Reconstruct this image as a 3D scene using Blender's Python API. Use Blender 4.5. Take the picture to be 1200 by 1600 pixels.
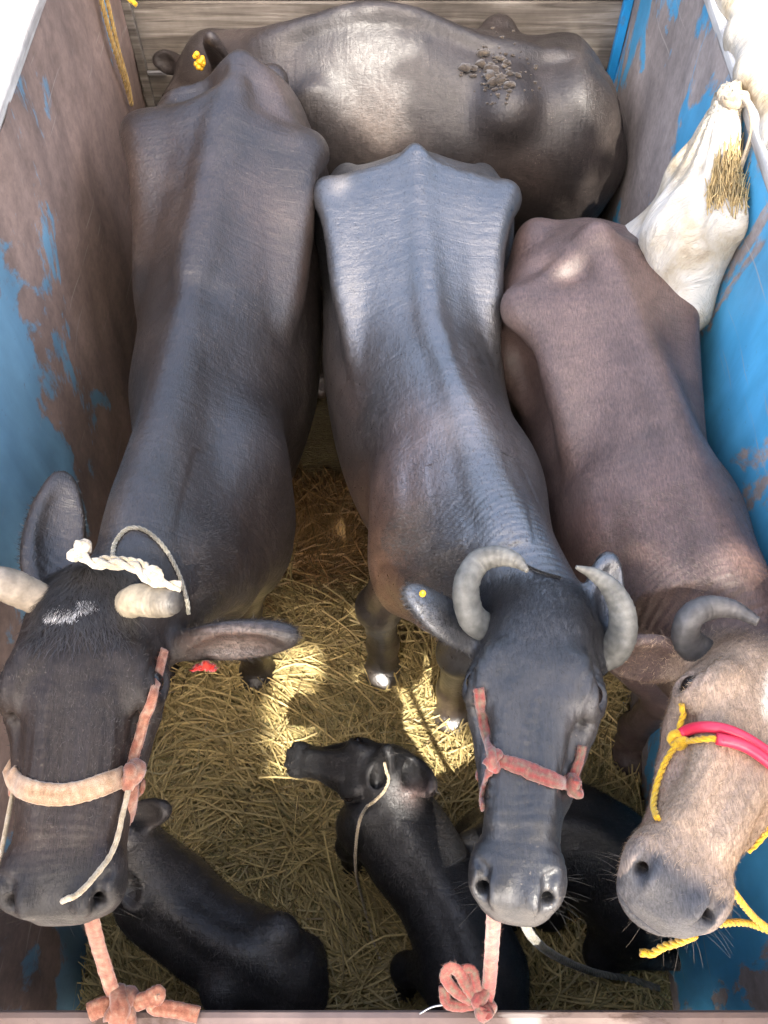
import bpy, math, random
import numpy as np
from mathutils import Vector, Matrix
from mathutils.bvhtree import BVHTree

for o in list(bpy.data.objects):
    bpy.data.objects.remove(o)
S = bpy.context.scene
COL = S.collection
rng = np.random.default_rng(7)
random.seed(7)
R = math.radians

# ------------------------------------------------------------------ camera, sky, sun, exposure
CAMH, PITCH, FPX = 2.8, 59.5, 1356.0
cd = bpy.data.cameras.new('camera')
cam = bpy.data.objects.new('camera', cd)
COL.objects.link(cam)
cam.location = (0, 0, CAMH)
cam.rotation_euler = (R(90 - PITCH), 0, 0)
cd.sensor_fit = 'HORIZONTAL'
cd.sensor_width = 36
cd.lens = 36 * FPX / 1200
cd.clip_start = 0.02
cd.clip_end = 500
S.camera = cam

SUN_DIR = Vector((0.12, -0.66, 1.0)).normalized()      # towards the sun
elev = math.asin(SUN_DIR.z)
azim = math.atan2(SUN_DIR.x, SUN_DIR.y)
w = bpy.data.worlds.new('World')
S.world = w
w.use_nodes = True
nt = w.node_tree
bg = nt.nodes['Background']
sky = nt.nodes.new('ShaderNodeTexSky')
sky.sky_type = 'NISHITA'
sky.sun_disc = False
sky.sun_elevation = elev
sky.sun_rotation = azim
sky.air_density = 1.0
sky.dust_density = 8.0
sky.ozone_density = 0.3
nt.links.new(sky.outputs[0], bg.inputs[0])
bg.inputs[1].default_value = 0.15
sl = bpy.data.lights.new('sun', 'SUN')
sl.energy = 2.0
sl.angle = R(0.53)
sl.color = (1.0, 0.95, 0.86)
sun = bpy.data.objects.new('sun', sl)
COL.objects.link(sun)
sun.rotation_euler = SUN_DIR.to_track_quat('Z', 'Y').to_euler()
sun.location = (0, 0, 12)
S.view_settings.view_transform = 'Standard'
S.view_settings.look = 'None'
S.view_settings.gamma = 1
S.view_settings.use_curve_mapping = False
S.view_settings.exposure = 2.6
S.render.resolution_x = 768
S.render.resolution_y = 1024

# ------------------------------------------------------------------ pixel -> world (a pixel gives a direction, z gives the distance)
_cp, _sp = math.cos(R(PITCH)), math.sin(R(PITCH))
def ray(px, py):
    u = (px - 600) / FPX
    v = (800 - py) / FPX
    return Vector((u, _cp + v * _sp, -_sp + v * _cp))
def P(px, py, z):
    d = ray(px, py)
    t = (z - CAMH) / d.z
    return Vector((d.x * t, d.y * t, z))
def PX(px, py, X):
    d = ray(px, py)
    t = X / d.x
    return Vector((X, d.y * t, CAMH + d.z * t))
def PY(px, py, Y):
    d = ray(px, py)
    t = Y / d.y
    return Vector((d.x * t, Y, CAMH + d.z * t))

# ------------------------------------------------------------------ object helpers
def link(name, me, mat=None, parent=None):
    o = bpy.data.objects.new(name, me)
    COL.objects.link(o)
    if mat is not None and me is not None:
        me.materials.append(mat)
    if parent is not None:
        o.parent = parent
    return o
def tag(o, label=None, cat=None, group=None, kind=None):
    if label: o['label'] = label
    if cat: o['category'] = cat
    if group: o['group'] = group
    if kind: o['kind'] = kind
    return o
def empty(name, loc, label, cat, group=None):
    o = bpy.data.objects.new(name, None)
    COL.objects.link(o)
    o.location = loc
    o.empty_display_size = 0.1
    return tag(o, label, cat, group)
def keep(o, parent):          # parent while keeping the world placement of an object built in world coordinates
    o.parent = parent
    o.matrix_parent_inverse = Matrix.Translation(parent.location).inverted()
    return o
def mesh(name, V, F, smooth=True):
    me = bpy.data.meshes.new(name)
    V = np.asarray(V, dtype=np.float32)
    if isinstance(F, np.ndarray):
        n, k = F.shape
        me.vertices.add(len(V)); me.vertices.foreach_set('co', V.ravel())
        me.loops.add(n * k); me.loops.foreach_set('vertex_index', F.astype(np.int32).ravel())
        me.polygons.add(n)
        me.polygons.foreach_set('loop_start', np.arange(0, n * k, k, dtype=np.int32))
        me.polygons.foreach_set('loop_total', np.full(n, k, dtype=np.int32))
        me.update(calc_edges=True)
        me.validate()
    else:
        me.from_pydata([tuple(v) for v in V], [], F)
        me.update()
    if smooth:
        me.polygons.foreach_set('use_smooth', np.ones(len(me.polygons), dtype=bool))
    return me
def colattr(me, rgba, name='tint'):
    a = me.color_attributes.new(name, 'FLOAT_COLOR', 'POINT')
    a.data.foreach_set('color', np.asarray(rgba, dtype=np.float32).ravel())
def box_mesh(x0, x1, y0, y1, z0, z1, bev=0.0):
    V = [(x, y, z) for x in (x0, x1) for y in (y0, y1) for z in (z0, z1)]
    F = [(0, 1, 3, 2), (4, 6, 7, 5), (0, 4, 5, 1), (2, 3, 7, 6), (0, 2, 6, 4), (1, 5, 7, 3)]
    me = mesh('box', V, F, smooth=False)
    if bev > 0:
        import bmesh
        bm = bmesh.new(); bm.from_mesh(me)
        bmesh.ops.bevel(bm, geom=bm.edges[:], offset=bev, segments=2, affect='EDGES', profile=0.5)
        bm.to_mesh(me); bm.free()
    return me
def catmull(pts, n=10):
    pts = [np.array(p, dtype=float) for p in pts]
    if len(pts) == 2:
        return np.array([pts[0] + (pts[1] - pts[0]) * i / n for i in range(n + 1)])
    ext = [2 * pts[0] - pts[1]] + pts + [2 * pts[-1] - pts[-2]]
    out = []
    for i in range(1, len(ext) - 2):
        a, b, c, d = ext[i - 1:i + 3]
        for k in range(n):
            t = k / n
            out.append(0.5 * ((2 * b) + (c - a) * t + (2 * a - 5 * b + 4 * c - d) * t * t + (3 * b - a - 3 * c + d) * t ** 3))
    out.append(pts[-1])
    return np.array(out)
def frames(path):
    T = np.gradient(path, axis=0)
    T /= np.linalg.norm(T, axis=1)[:, None] + 1e-9
    N = np.zeros_like(T)
    a = np.array([0, 0, 1.0]) if abs(T[0][2]) < 0.9 else np.array([1.0, 0, 0])
    n = a - T[0] * a.dot(T[0]); n /= np.linalg.norm(n)
    for i in range(len(T)):
        n = n - T[i] * n.dot(T[i]); n /= np.linalg.norm(n) + 1e-9
        N[i] = n
    return T, N, np.cross(T, N)
def tube_arrays(path, rad, sides=8, flat=None, normals=None, jitter=0):
    path = np.asarray(path, float)
    T, N, B = frames(path)
    if normals is not None:
        N = np.asarray(normals, float)
        N = N - T * (N * T).sum(1)[:, None]; N /= np.linalg.norm(N, axis=1)[:, None] + 1e-9
        B = np.cross(T, N)
    n = len(path)
    rad = np.full(n, rad) if np.isscalar(rad) else np.asarray(rad)
    fl = 1.0 if flat is None else flat
    V = []
    for j in range(sides):
        a = 2 * math.pi * j / sides
        V.append(path + (N * math.sin(a) * fl + B * math.cos(a)) * rad[:, None])
    V = np.stack(V, 1)
    if jitter: V = V + rng.normal(0, jitter, V.shape)
    V = V.reshape(-1, 3)
    i, j = np.meshgrid(np.arange(n - 1), np.arange(sides), indexing='ij')
    a = i * sides + j; b = i * sides + (j + 1) % sides
    F = np.stack([a, b, b + sides, a + sides], -1).reshape(-1, 4)
    c0 = len(V); V = np.vstack([V, path[0], path[-1]])
    caps = []
    for j in range(sides):
        caps.append((c0, (j + 1) % sides, j, c0)); caps.append((c0 + 1, (n - 1) * sides + j, (n - 1) * sides + (j + 1) % sides, c0 + 1))
    return V, F, np.array(caps)[:, :3]
def merge(parts):
    Vs, Fs, k = [], [], 0
    for V, F in parts:
        Vs.append(V)
        Fs += [tuple(int(i) + k for i in f) for f in F]
        k += len(V)
    return np.vstack(Vs), Fs
def tube(name, path, rad, mat, parent=None, sides=8, flat=None, normals=None, n=10, raw=False, jitter=0):
    p = np.asarray(path, float) if raw else catmull(path, n)
    if not np.isscalar(rad) and len(rad) != len(p):
        rad = np.interp(np.linspace(0, 1, len(p)), np.linspace(0, 1, len(rad)), rad)
    V, F, C = tube_arrays(p, rad, sides, flat, normals, jitter)
    me = mesh(name, V, [tuple(f) for f in F] + [tuple(c) for c in C])
    if mat.name in STRIPES:
        pal_ = np.array(STRIPES[mat.name]); nn_ = len(p)
        k_ = np.tile(np.arange(sides), nn_); al = np.repeat(np.arange(nn_), sides)
        cc = pal_[(k_ + (al // 9) % 2 * 0) % len(pal_)] * (1 + .15 * np.sin(al * 1.9 + k_))[:, None]
        cc = np.vstack([cc, np.ones((2, 3))])
        colattr(me, np.hstack([cc, np.ones((len(cc), 1))]))
    o = link(name, me, mat)
    if parent: keep(o, parent)
    return o
STRIPES = {'cream_peach_strap': [(1, 1, 1), (.8, .78, .75), (1.05, 1.05, 1.05), (.9, .86, .8)], 'faded_orange_strap': [(1, 1, 1), (.75, .7, .7), (1.1, 1.2, 1.2), (.85, .8, .75)],
           'faded_pink_strap': [(1.1, .9, .9), (.7, 1.1, 1.0), (1.1, .8, .8), (.75, 1.2, 1.1), (1, 1, 1)]}
def rope(name, pts, r, mat, parent=None, strands=3, pitch=None, n=14):
    """a twisted rope: real strands wound round the path"""
    p = catmull(pts, n)
    seg = np.linalg.norm(np.diff(p, axis=0), axis=1); s = np.concatenate([[0], np.cumsum(seg)])
    pitch = pitch or r * 7
    m = max(8, int(s[-1] / (pitch / 7)))
    q = np.stack([np.interp(np.linspace(0, s[-1], m), s, p[:, i]) for i in range(3)], 1)
    T, N, B = frames(q)
    ph = np.linspace(0, s[-1], m) / pitch * 2 * math.pi
    parts = []
    for k in range(strands):
        a = ph + 2 * math.pi * k / strands
        c = q + (N * np.cos(a)[:, None] + B * np.sin(a)[:, None]) * r * 0.5
        V, F, C = tube_arrays(c, r * 0.56, 6)
        parts.append((V, [tuple(f) for f in F] + [tuple(x) for x in C]))
    V, F = merge(parts)
    o = link(name, mesh(name, V, F), mat)
    if parent: keep(o, parent)
    return o

# ------------------------------------------------------------------ materials
def newmat(name):
    m = bpy.data.materials.new(name); m.use_nodes = True
    n = m.node_tree.nodes; l = m.node_tree.links
    return m, n, l, n['Principled BSDF']
def noise(n, l, scale, detail=4, rough=0.55, vec=None, dist=0.0):
    t = n.new('ShaderNodeTexNoise'); t.inputs['Scale'].default_value = scale
    t.inputs['Detail'].default_value = detail; t.inputs['Roughness'].default_value = rough
    t.inputs['Distortion'].default_value = dist
    if vec is not None: l.new(vec, t.inputs['Vector'])
    return t
def ramp(n, l, src, stops, interp='LINEAR'):
    r = n.new('ShaderNodeValToRGB'); r.color_ramp.interpolation = interp
    e = r.color_ramp.elements
    while len(e) < len(stops): e.new(0.5)
    for i, (p, c) in enumerate(stops):
        e[i].position = p
        e[i].color = (c, c, c, 1) if np.isscalar(c) else (*c, 1)
    l.new(src, r.inputs[0])
    return r
def mix(n, l, fac, a, b, mode='MIX'):
    m = n.new('ShaderNodeMix'); m.data_type = 'RGBA'; m.blend_type = mode
    for sock, val in ((m.inputs['Factor'], fac), (m.inputs['A'], a), (m.inputs['B'], b)):
        pass
    def put(sock, val):
        if hasattr(val, 'links') or isinstance(val, bpy.types.NodeSocket): l.new(val, sock)
        elif np.isscalar(val): sock.default_value = val
        else: sock.default_value = (*val, 1)
    put(m.inputs[0], fac); put(m.inputs[6], a); put(m.inputs[7], b)
    return m.outputs[2]
def objco(n, l, scale=(1, 1, 1)):
    t = n.new('ShaderNodeTexCoord'); mp = n.new('ShaderNodeMapping')
    mp.inputs['Scale'].default_value = scale
    l.new(t.outputs['Object'], mp.inputs['Vector'])
    return mp.outputs['Vector']
def bump(n, l, h, strength, dist, prev=None):
    b = n.new('ShaderNodeBump'); b.inputs['Strength'].default_value = strength; b.inputs['Distance'].default_value = dist
    l.new(h, b.inputs['Height'])
    if prev is not None: l.new(prev, b.inputs['Normal'])
    return b.outputs['Normal']

def hide_mat(name, axis='Y', spec=0.5, rough=0.46, ior=1.5):
    m, n, l, b = newmat(name)
    b.inputs['IOR'].default_value = ior
    at = n.new('ShaderNodeAttribute'); at.attribute_name = 'tint'
    v1 = objco(n, l)
    n1 = noise(n, l, 9, 6, 0.62, v1)
    n2 = noise(n, l, 55, 5, 0.65, v1)
    sc = (420, 60, 260) if axis == 'Y' else (60, 420, 260)
    hair = noise(n, l, 1.0, 3, 0.6, objco(n, l, sc), 0.25)
    var = ramp(n, l, n1.outputs[0], [(0.3, 0.72), (0.7, 1.35)])
    var2 = ramp(n, l, hair.outputs[0], [(0.28, 0.45), (0.72, 1.7)])
    c = mix(n, l, 1.0, at.outputs['Color'], var.outputs[0], 'MULTIPLY')
    c = mix(n, l, 0.75, c, var2.outputs[0], 'MULTIPLY')
    # dusty specks of dry mud and straw dust
    sp = noise(n, l, 190, 2, 0.5, v1)
    spm = ramp(n, l, sp.outputs[0], [(0.66, 0.0), (0.71, 1.0)])
    spl = ramp(n, l, n1.outputs[0], [(0.5, 0.0), (0.62, 0.55)])
    spf = n.new('ShaderNodeMath'); spf.operation = 'MULTIPLY'
    l.new(spm.outputs[0], spf.inputs[0]); l.new(spl.outputs[0], spf.inputs[1])
    c = mix(n, l, spf.outputs[0], c, (0.16, 0.13, 0.10))
    du = noise(n, l, 4.5, 7, 0.68, v1, 0.6)
    dm = ramp(n, l, du.outputs[0], [(0.52, 0.0), (0.75, 0.17)])
    iw = n.new('ShaderNodeMath'); iw.operation = 'SUBTRACT'; iw.inputs[0].default_value = 1.0; l.new(at.outputs['Alpha'], iw.inputs[1])
    dw = n.new('ShaderNodeMath'); dw.operation = 'MULTIPLY'; l.new(iw.outputs[0], dw.inputs[0]); l.new(dm.outputs[0], dw.inputs[1])
    c = mix(n, l, dw.outputs[0], c, (0.15, 0.125, 0.11))
    l.new(c, b.inputs['Base Color'])
    rr = ramp(n, l, n2.outputs[0], [(0.25, rough - 0.10), (0.75, rough + 0.14)])
    # alpha of the tint marks wet skin (nose)
    rm = n.new('ShaderNodeMapRange'); l.new(at.outputs['Alpha'], rm.inputs[0])
    rm.inputs[3].default_value = 0.0; rm.inputs[4].default_value = 0.06
    su = n.new('ShaderNodeMath'); su.operation = 'SUBTRACT'
    l.new(rr.outputs[0], su.inputs[0]); l.new(rm.outputs[0], su.inputs[1])
    hd = n.new('ShaderNodeAttribute'); hd.attribute_name = 'facial'
    spm_ = n.new('ShaderNodeMapRange'); l.new(hd.outputs['Fac'], spm_.inputs[0]); spm_.inputs[3].default_value = spec; spm_.inputs[4].default_value = spec * 0.35
    l.new(spm_.outputs[0], b.inputs['Specular IOR Level'])
    ra = n.new('ShaderNodeMath'); ra.operation = 'MULTIPLY_ADD'; ra.inputs[1].default_value = 0.10
    l.new(hd.outputs['Fac'], ra.inputs[0]); l.new(su.outputs[0], ra.inputs[2]); l.new(ra.outputs[0], b.inputs['Roughness'])
    inv = n.new('ShaderNodeMath'); inv.operation = 'MULTIPLY_ADD'; inv.inputs[1].default_value = -0.22; inv.inputs[2].default_value = 0.30
    l.new(hd.outputs['Fac'], inv.inputs[0])
    b.inputs['Sheen Roughness'].default_value = 0.4
    fold = noise(n, l, 1.0, 4, 0.6, objco(n, l, (5, 34, 7) if axis == 'Y' else (34, 5, 7)), 0.8)
    nn = bump(n, l, n1.outputs[0], 0.25, 0.02)
    nn = bump(n, l, fold.outputs[0], 0.30, 0.008, nn)
    l.new(inv.outputs[0], nn.node.inputs['Strength'])
    nn = bump(n, l, n2.outputs[0], 0.35, 0.005, nn)
    nn = bump(n, l, hair.outputs[0], 0.45, 0.0018, nn)
    l.new(nn, b.inputs['Normal'])
    return m
def tint_mat(name, rough=0.7, spec=0.3, nscale=60, amt=0.5, bdist=0.002, bstr=0.4):
    m, n, l, b = newmat(name)
    at = n.new('ShaderNodeAttribute'); at.attribute_name = 'tint'
    nz = noise(n, l, nscale, 5, 0.6, objco(n, l))
    r = ramp(n, l, nz.outputs[0], [(0.25, 1 - amt), (0.75, 1 + amt)])
    l.new(mix(n, l, 1.0, at.outputs['Color'], r.outputs[0], 'MULTIPLY'), b.inputs['Base Color'])
    b.inputs['Roughness'].default_value = rough
    b.inputs['Specular IOR Level'].default_value = spec
    l.new(bump(n, l, nz.outputs[0], bstr, bdist), b.inputs['Normal'])
    return m
def cloth_mat(name, c1, c2, c3, scale=40, rough=0.9, stripes=False):
    m, n, l, b = newmat(name)
    v = objco(n, l)
    a = noise(n, l, scale, 6, 0.65, v)
    f = noise(n, l, scale * 14, 3, 0.6, v)
    c = ramp(n, l, a.outputs[0], [(0.3, c1), (0.5, c2), (0.7, c3)])
    fr = ramp(n, l, f.outputs[0], [(0.3, 0.65), (0.7, 1.25)])
    cc_ = mix(n, l, 1.0, c.outputs[0], fr.outputs[0], 'MULTIPLY')
    if stripes:
        at = n.new('ShaderNodeAttribute'); at.attribute_name = 'tint'
        cc_ = mix(n, l, 1.0, cc_, at.outputs['Color'], 'MULTIPLY')
    l.new(cc_, b.inputs['Base Color'])
    b.inputs['Roughness'].default_value = rough
    b.inputs['Specular IOR Level'].default_value = 0.15
    b.inputs['Sheen Weight'].default_value = 0.3
    nn = bump(n, l, a.outputs[0], 0.5, 0.004)
    l.new(bump(n, l, f.outputs[0], 0.6, 0.0012, nn), b.inputs['Normal'])
    return m

def wall_mat(name, blue, prime, spots, lo, hi, seed):
    """worn paint: blue where it survives (spots: y, z, radius_y, radius_z, weight), primer and rust elsewhere"""
    m, n, l, b = newmat(name)
    t = n.new('ShaderNodeTexCoord'); mp = n.new('ShaderNodeMapping')
    mp.inputs['Location'].default_value = (seed, seed * 1.7, seed * 0.6)
    l.new(t.outputs['Object'], mp.inputs['Vector'])
    v = mp.outputs['Vector']
    st = n.new('ShaderNodeMapping'); st.inputs['Scale'].default_value = (7, 7, 4.0)
    l.new(v, st.inputs['Vector'])
    big = noise(n, l, 0.55, 10, 0.64, st.outputs['Vector'], 0.4)
    cloud = noise(n, l, 3.1, 6, 0.55, v, 0.3)
    fine = noise(n, l, 38, 8, 0.7, v)
    s2 = n.new('ShaderNodeMapping'); s2.inputs['Scale'].default_value = (34, 34, 9)
    l.new(v, s2.inputs['Vector'])
    streak = noise(n, l, 0.5, 5, 0.6, s2.outputs['Vector'], 0.5)
    sc = n.new('ShaderNodeMapping'); sc.inputs['Scale'].default_value = (4, 3, 90); sc.inputs['Rotation'].default_value = (0.9, 0, 0)
    l.new(v, sc.inputs['Vector'])
    scr = noise(n, l, 0.8, 2, 0.5, sc.outputs['Vector'], 0.15)
    tot = big.outputs[0]
    for (y, z, ry, rz, wt) in spots:
        mm = n.new('ShaderNodeMapping'); mm.vector_type = 'TEXTURE'
        mm.inputs['Location'].default_value = (0, y, z); mm.inputs['Scale'].default_value = (100, ry, rz)
        l.new(t.outputs['Object'], mm.inputs['Vector'])
        g = n.new('ShaderNodeTexGradient'); g.gradient_type = 'SPHERICAL'; l.new(mm.outputs['Vector'], g.inputs['Vector'])
        q = n.new('ShaderNodeMath'); q.operation = 'MULTIPLY_ADD'; q.inputs[1].default_value = wt
        l.new(g.outputs['Fac'], q.inputs[0]); l.new(tot, q.inputs[2]); tot = q.outputs[0]
    mask = ramp(n, l, tot, [(lo, 0.0), (hi, 1.0)])
    pc = ramp(n, l, cloud.outputs[0], [(0.25, tuple(x * 0.6 for x in prime)), (0.5, prime), (0.75, tuple(min(1, x * 1.45) for x in prime))])
    fc = ramp(n, l, fine.outputs[0], [(0.3, 0.75), (0.7, 1.2)])
    sk = ramp(n, l, streak.outputs[0], [(0.3, 0.85), (0.7, 1.13)])
    pcol = mix(n, l, 1.0, mix(n, l, 1.0, pc.outputs[0], fc.outputs[0], 'MULTIPLY'), sk.outputs[0], 'MULTIPLY')
    bc = ramp(n, l, cloud.outputs[0], [(0.25, tuple(x * 0.7 for x in blue)), (0.6, blue), (0.8, tuple(min(1, x * 1.2 + 0.02) for x in blue))])
    bcol = mix(n, l, 0.8, bc.outputs[0], sk.outputs[0], 'MULTIPLY')
    c = mix(n, l, mask.outputs[0], pcol, bcol)
    sm = ramp(n, l, scr.outputs[0], [(0.69, 0.0), (0.715, 0.5)])
    c = mix(n, l, sm.outputs[0], c, (0.42, 0.38, 0.34))
    rm = ramp(n, l, fine.outputs[0], [(0.64, 0.0), (0.72, 0.6)])
    c = mix(n, l, rm.outputs[0], c, (0.10, 0.05, 0.03))
    l.new(c, b.inputs['Base Color'])
    rr = ramp(n, l, tot, [(lo, 0.72), (hi, 0.42)])
    l.new(rr.outputs[0], b.inputs['Roughness'])
    b.inputs['Specular IOR Level'].default_value = 0.4
    nn = bump(n, l, mask.outputs[0], 0.35, 0.002)
    nn = bump(n, l, fine.outputs[0], 0.25, 0.002, nn)
    nn = bump(n, l, cloud.outputs[0], 0.2, 0.02, nn)
    l.new(nn, b.inputs['Normal'])
    return m
def wood_mat(name, dark, mid, light, axis=(1.2, 30, 26)):
    m, n, l, b = newmat(name)
    oi = n.new('ShaderNodeObjectInfo')
    t = n.new('ShaderNodeTexCoord'); mp = n.new('ShaderNodeMapping')
    mp.inputs['Scale'].default_value = axis
    ad = n.new('ShaderNodeVectorMath'); ad.operation = 'ADD'
    l.new(t.outputs['Object'], ad.inputs[0])
    cb = n.new('ShaderNodeCombineXYZ')
    mu = n.new('ShaderNodeMath'); mu.operation = 'MULTIPLY'; mu.inputs[1].default_value = 11.0
    l.new(oi.outputs['Random'], mu.inputs[0]); l.new(mu.outputs[0], cb.inputs[0])
    l.new(cb.outputs[0], ad.inputs[1]); l.new(ad.outputs[0], mp.inputs['Vector'])
    g = noise(n, l, 1.6, 8, 0.65, mp.outputs['Vector'], 0.9)
    bl = noise(n, l, 5, 6, 0.6, ad.outputs[0])
    c = ramp(n, l, g.outputs[0], [(0.3, dark), (0.5, mid), (0.72, light)])
    f = ramp(n, l, bl.outputs[0], [(0.3, 0.6), (0.7, 1.3)])
    l.new(mix(n, l, 1.0, c.outputs[0], f.outputs[0], 'MULTIPLY'), b.inputs['Base Color'])
    b.inputs['Roughness'].default_value = 0.85
    b.inputs['Specular IOR Level'].default_value = 0.2
    l.new(bump(n, l, g.outputs[0], 0.6, 0.004), b.inputs['Normal'])
    return m

M = {}
M['left_wall'] = wall_mat('worn_paint_brown_blue', (0.15, 0.29, 0.40), (0.235, 0.165, 0.135), [(1.15, 1.05, .8, .6, .22), (0.2, .4, .9, .7, .18)], 0.60, 0.635, 3.1)
M['right_wall'] = wall_mat('worn_paint_blue', (0.08, 0.37, 0.62), (0.31, 0.265, 0.245), [(1.2, 1.05, .7, .7, .24), (2.2, 1.45, .5, .3, .08), (0.2, .4, .9, .9, .2)], 0.555, 0.59, 8.4)
M['plank'] = wood_mat('weathered_plank', (0.06, 0.05, 0.042), (0.15, 0.13, 0.11), (0.27, 0.245, 0.215))
M['rail'] = wall_mat('worn_rail_paint', (0.20, 0.145, 0.125), (0.10, 0.062, 0.048), [], 0.42, 0.47, 5.2)
M['blue'] = wall_mat('blue_frame', (0.02, 0.26, 0.58), (0.12, 0.1, 0.1), [], 0.36, 0.42, 1.0)
M['rim'] = wood_mat('pale_worn_rim', (0.25, 0.22, 0.2), (0.5, 0.48, 0.45), (0.72, 0.71, 0.69), (9, 1.2, 9))
m, n, l, b = newmat('sandy_ground')
v = objco(n, l); a_ = noise(n, l, 1.2, 8, 0.6, v); f_ = noise(n, l, 30, 6, 0.6, v)
c_ = ramp(n, l, a_.outputs[0], [(0.3, (0.42, 0.38, 0.33)), (0.7, (0.58, 0.54, 0.48))])
l.new(c_.outputs[0], b.inputs['Base Color']); b.inputs['Roughness'].default_value = 0.95
l.new(bump(n, l, f_.outputs[0], 0.5, 0.02), b.inputs['Normal'])
M['ground'] = m
M['straw'] = tint_mat('straw', 0.55, 0.35, 90, 0.25, 0.0005, 0.2)
m, n, l, b = newmat('trodden_straw_floor')
v = objco(n, l); a_ = noise(n, l, 3, 8, 0.6, v); f_ = noise(n, l, 1, 4, 0.6, objco(n, l, (25, 150, 40)), 2.0)
c_ = ramp(n, l, f_.outputs[0], [(0.3, (0.035, 0.025, 0.014)), (0.5, (0.12, 0.09, 0.04)), (0.75, (0.24, 0.19, 0.085))])
l.new(c_.outputs[0], b.inputs['Base Color']); b.inputs['Roughness'].default_value = 0.95
nn = bump(n, l, f_.outputs[0], 0.8, 0.02); l.new(bump(n, l, a_.outputs[0], 0.5, 0.05, nn), b.inputs['Normal'])
M['mat'] = m
M['hideA'] = hide_mat('black_brown_hide', 'Y', 0.75, 0.37, 1.5)
M['hideB'] = hide_mat('slate_black_hide', 'Y', 1.0, 0.34, 1.8)
M['hideC'] = hide_mat('brown_hide', 'Y', 0.55, 0.42)
M['hideD'] = hide_mat('grey_brown_hide', 'X', 0.6, 0.45)
M['calf'] = hide_mat('black_calf_coat', 'Y', 0.5, 0.46)
M['hair'] = tint_mat('hair', 0.5, 0.4, 80, 0.3, 0.0005, 0.1)
M['horn'] = tint_mat('horn', 0.48, 0.45, 70, 0.35, 0.002, 0.5)
m, n, l, b = newmat('eye'); b.inputs['Base Color'].default_value = (0.008, 0.006, 0.006, 1); b.inputs['Roughness'].default_value = 0.06
M['eye'] = m
M['cream_strap'] = cloth_mat('cream_peach_strap', (0.25, 0.14, 0.08), (0.38, 0.245, 0.15), (0.43, 0.32, 0.22), 50, .9, True)
M['orange_strap'] = cloth_mat('faded_orange_strap', (0.17, 0.055, 0.034), (0.26, 0.11, 0.07), (0.31, 0.20, 0.14), 60, .9, True)
M['pink_strap'] = cloth_mat('faded_pink_strap', (0.22, 0.038, 0.038), (0.22, 0.075, 0.06), (0.18, 0.14, 0.10), 75, .9, True)
M['white_cloth'] = cloth_mat('off_white_cloth', (0.24, 0.18, 0.115), (0.34, 0.27, 0.19), (0.42, 0.36, 0.28))
M['grey_rope'] = cloth_mat('grey_rope', (0.12, 0.11, 0.08), (0.2, 0.18, 0.14), (0.3, 0.27, 0.22), 80)
M['jute'] = cloth_mat('jute_string', (0.25, 0.19, 0.12), (0.40, 0.32, 0.21), (0.52, 0.44, 0.32), 80)
M['yellow_rope'] = cloth_mat('yellow_rope', (0.52, 0.27, 0.015), (0.72, 0.42, 0.02), (0.78, 0.5, 0.06), 70, 0.6)
M['brown_rope'] = cloth_mat('brown_yellow_rope', (0.2, 0.11, 0.03), (0.32, 0.2, 0.06), (0.42, 0.28, 0.09), 70)
m, n, l, b = newmat('red_tube'); b.inputs['Base Color'].default_value = (0.62, 0.03, 0.07, 1); b.inputs['Roughness'].default_value = 0.3
nz = noise(n, l, 60, 4, 0.6, objco(n, l)); l.new(bump(n, l, nz.outputs[0], 0.2, 0.002), b.inputs['Normal'])
M['red_tube'] = m
M['red'] = cloth_mat('red_thread', (0.3, 0.008, 0.006), (0.42, 0.014, 0.01), (0.45, 0.04, 0.02))
m, n, l, b = newmat('yellow_plastic'); b.inputs['Base Color'].default_value = (0.8, 0.42, 0.02, 1); b.inputs['Roughness'].default_value = 0.45
nz = noise(n, l, 120, 4, 0.6, objco(n, l)); l.new(bump(n, l, nz.outputs[0], 0.5, 0.004), b.inputs['Normal'])
M['tag'] = m
m, n, l, b = newmat('galvanised_wire'); b.inputs['Base Color'].default_value = (0.35, 0.35, 0.36, 1); b.inputs['Metallic'].default_value = 0.8; b.inputs['Roughness'].default_value = 0.4
M['wire'] = m
M['dung'] = cloth_mat('drying_dung', (0.02, 0.016, 0.012), (0.05, 0.038, 0.028), (0.11, 0.085, 0.058), 60)
# woven sack
m, n, l, b = newmat('woven_sack')
v = objco(n, l); a_ = noise(n, l, 7, 6, 0.6, v); 
wv1 = n.new('ShaderNodeTexWave'); wv1.inputs['Scale'].default_value = 90; wv1.bands_direction = 'Z'; l.new(v, wv1.inputs['Vector'])
wv2 = n.new('ShaderNodeTexWave'); wv2.inputs['Scale'].default_value = 90; wv2.bands_direction = 'Y'; l.new(v, wv2.inputs['Vector'])
c_ = ramp(n, l, a_.outputs[0], [(0.32, (0.22, 0.16, 0.09)), (0.44, (0.42, 0.36, 0.27)), (0.58, (0.55, 0.515, 0.455))])
l.new(c_.outputs[0], b.inputs['Base Color']); b.inputs['Roughness'].default_value = 0.5
ad = n.new('ShaderNodeMath'); l.new(wv1.outputs['Fac'], ad.inputs[0]); l.new(wv2.outputs['Fac'], ad.inputs[1])
cr = noise(n, l, 14, 5, 0.6, objco(n, l, (1, 2.5, 1)), 1.2)
nn = bump(n, l, cr.outputs[0], 0.6, 0.02); l.new(bump(n, l, ad.outputs[0], 0.25, 0.001, nn), b.inputs['Normal'])
M['sack'] = m
m, n, l, b = newmat('bark'); nz = noise(n, l, 1, 6, 0.6, objco(n, l, (14, 14, 3)))
c_ = ramp(n, l, nz.outputs[0], [(0.3, (0.05, 0.035, 0.025)), (0.7, (0.16, 0.12, 0.09))]); l.new(c_.outputs[0], b.inputs['Base Color'])
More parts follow.
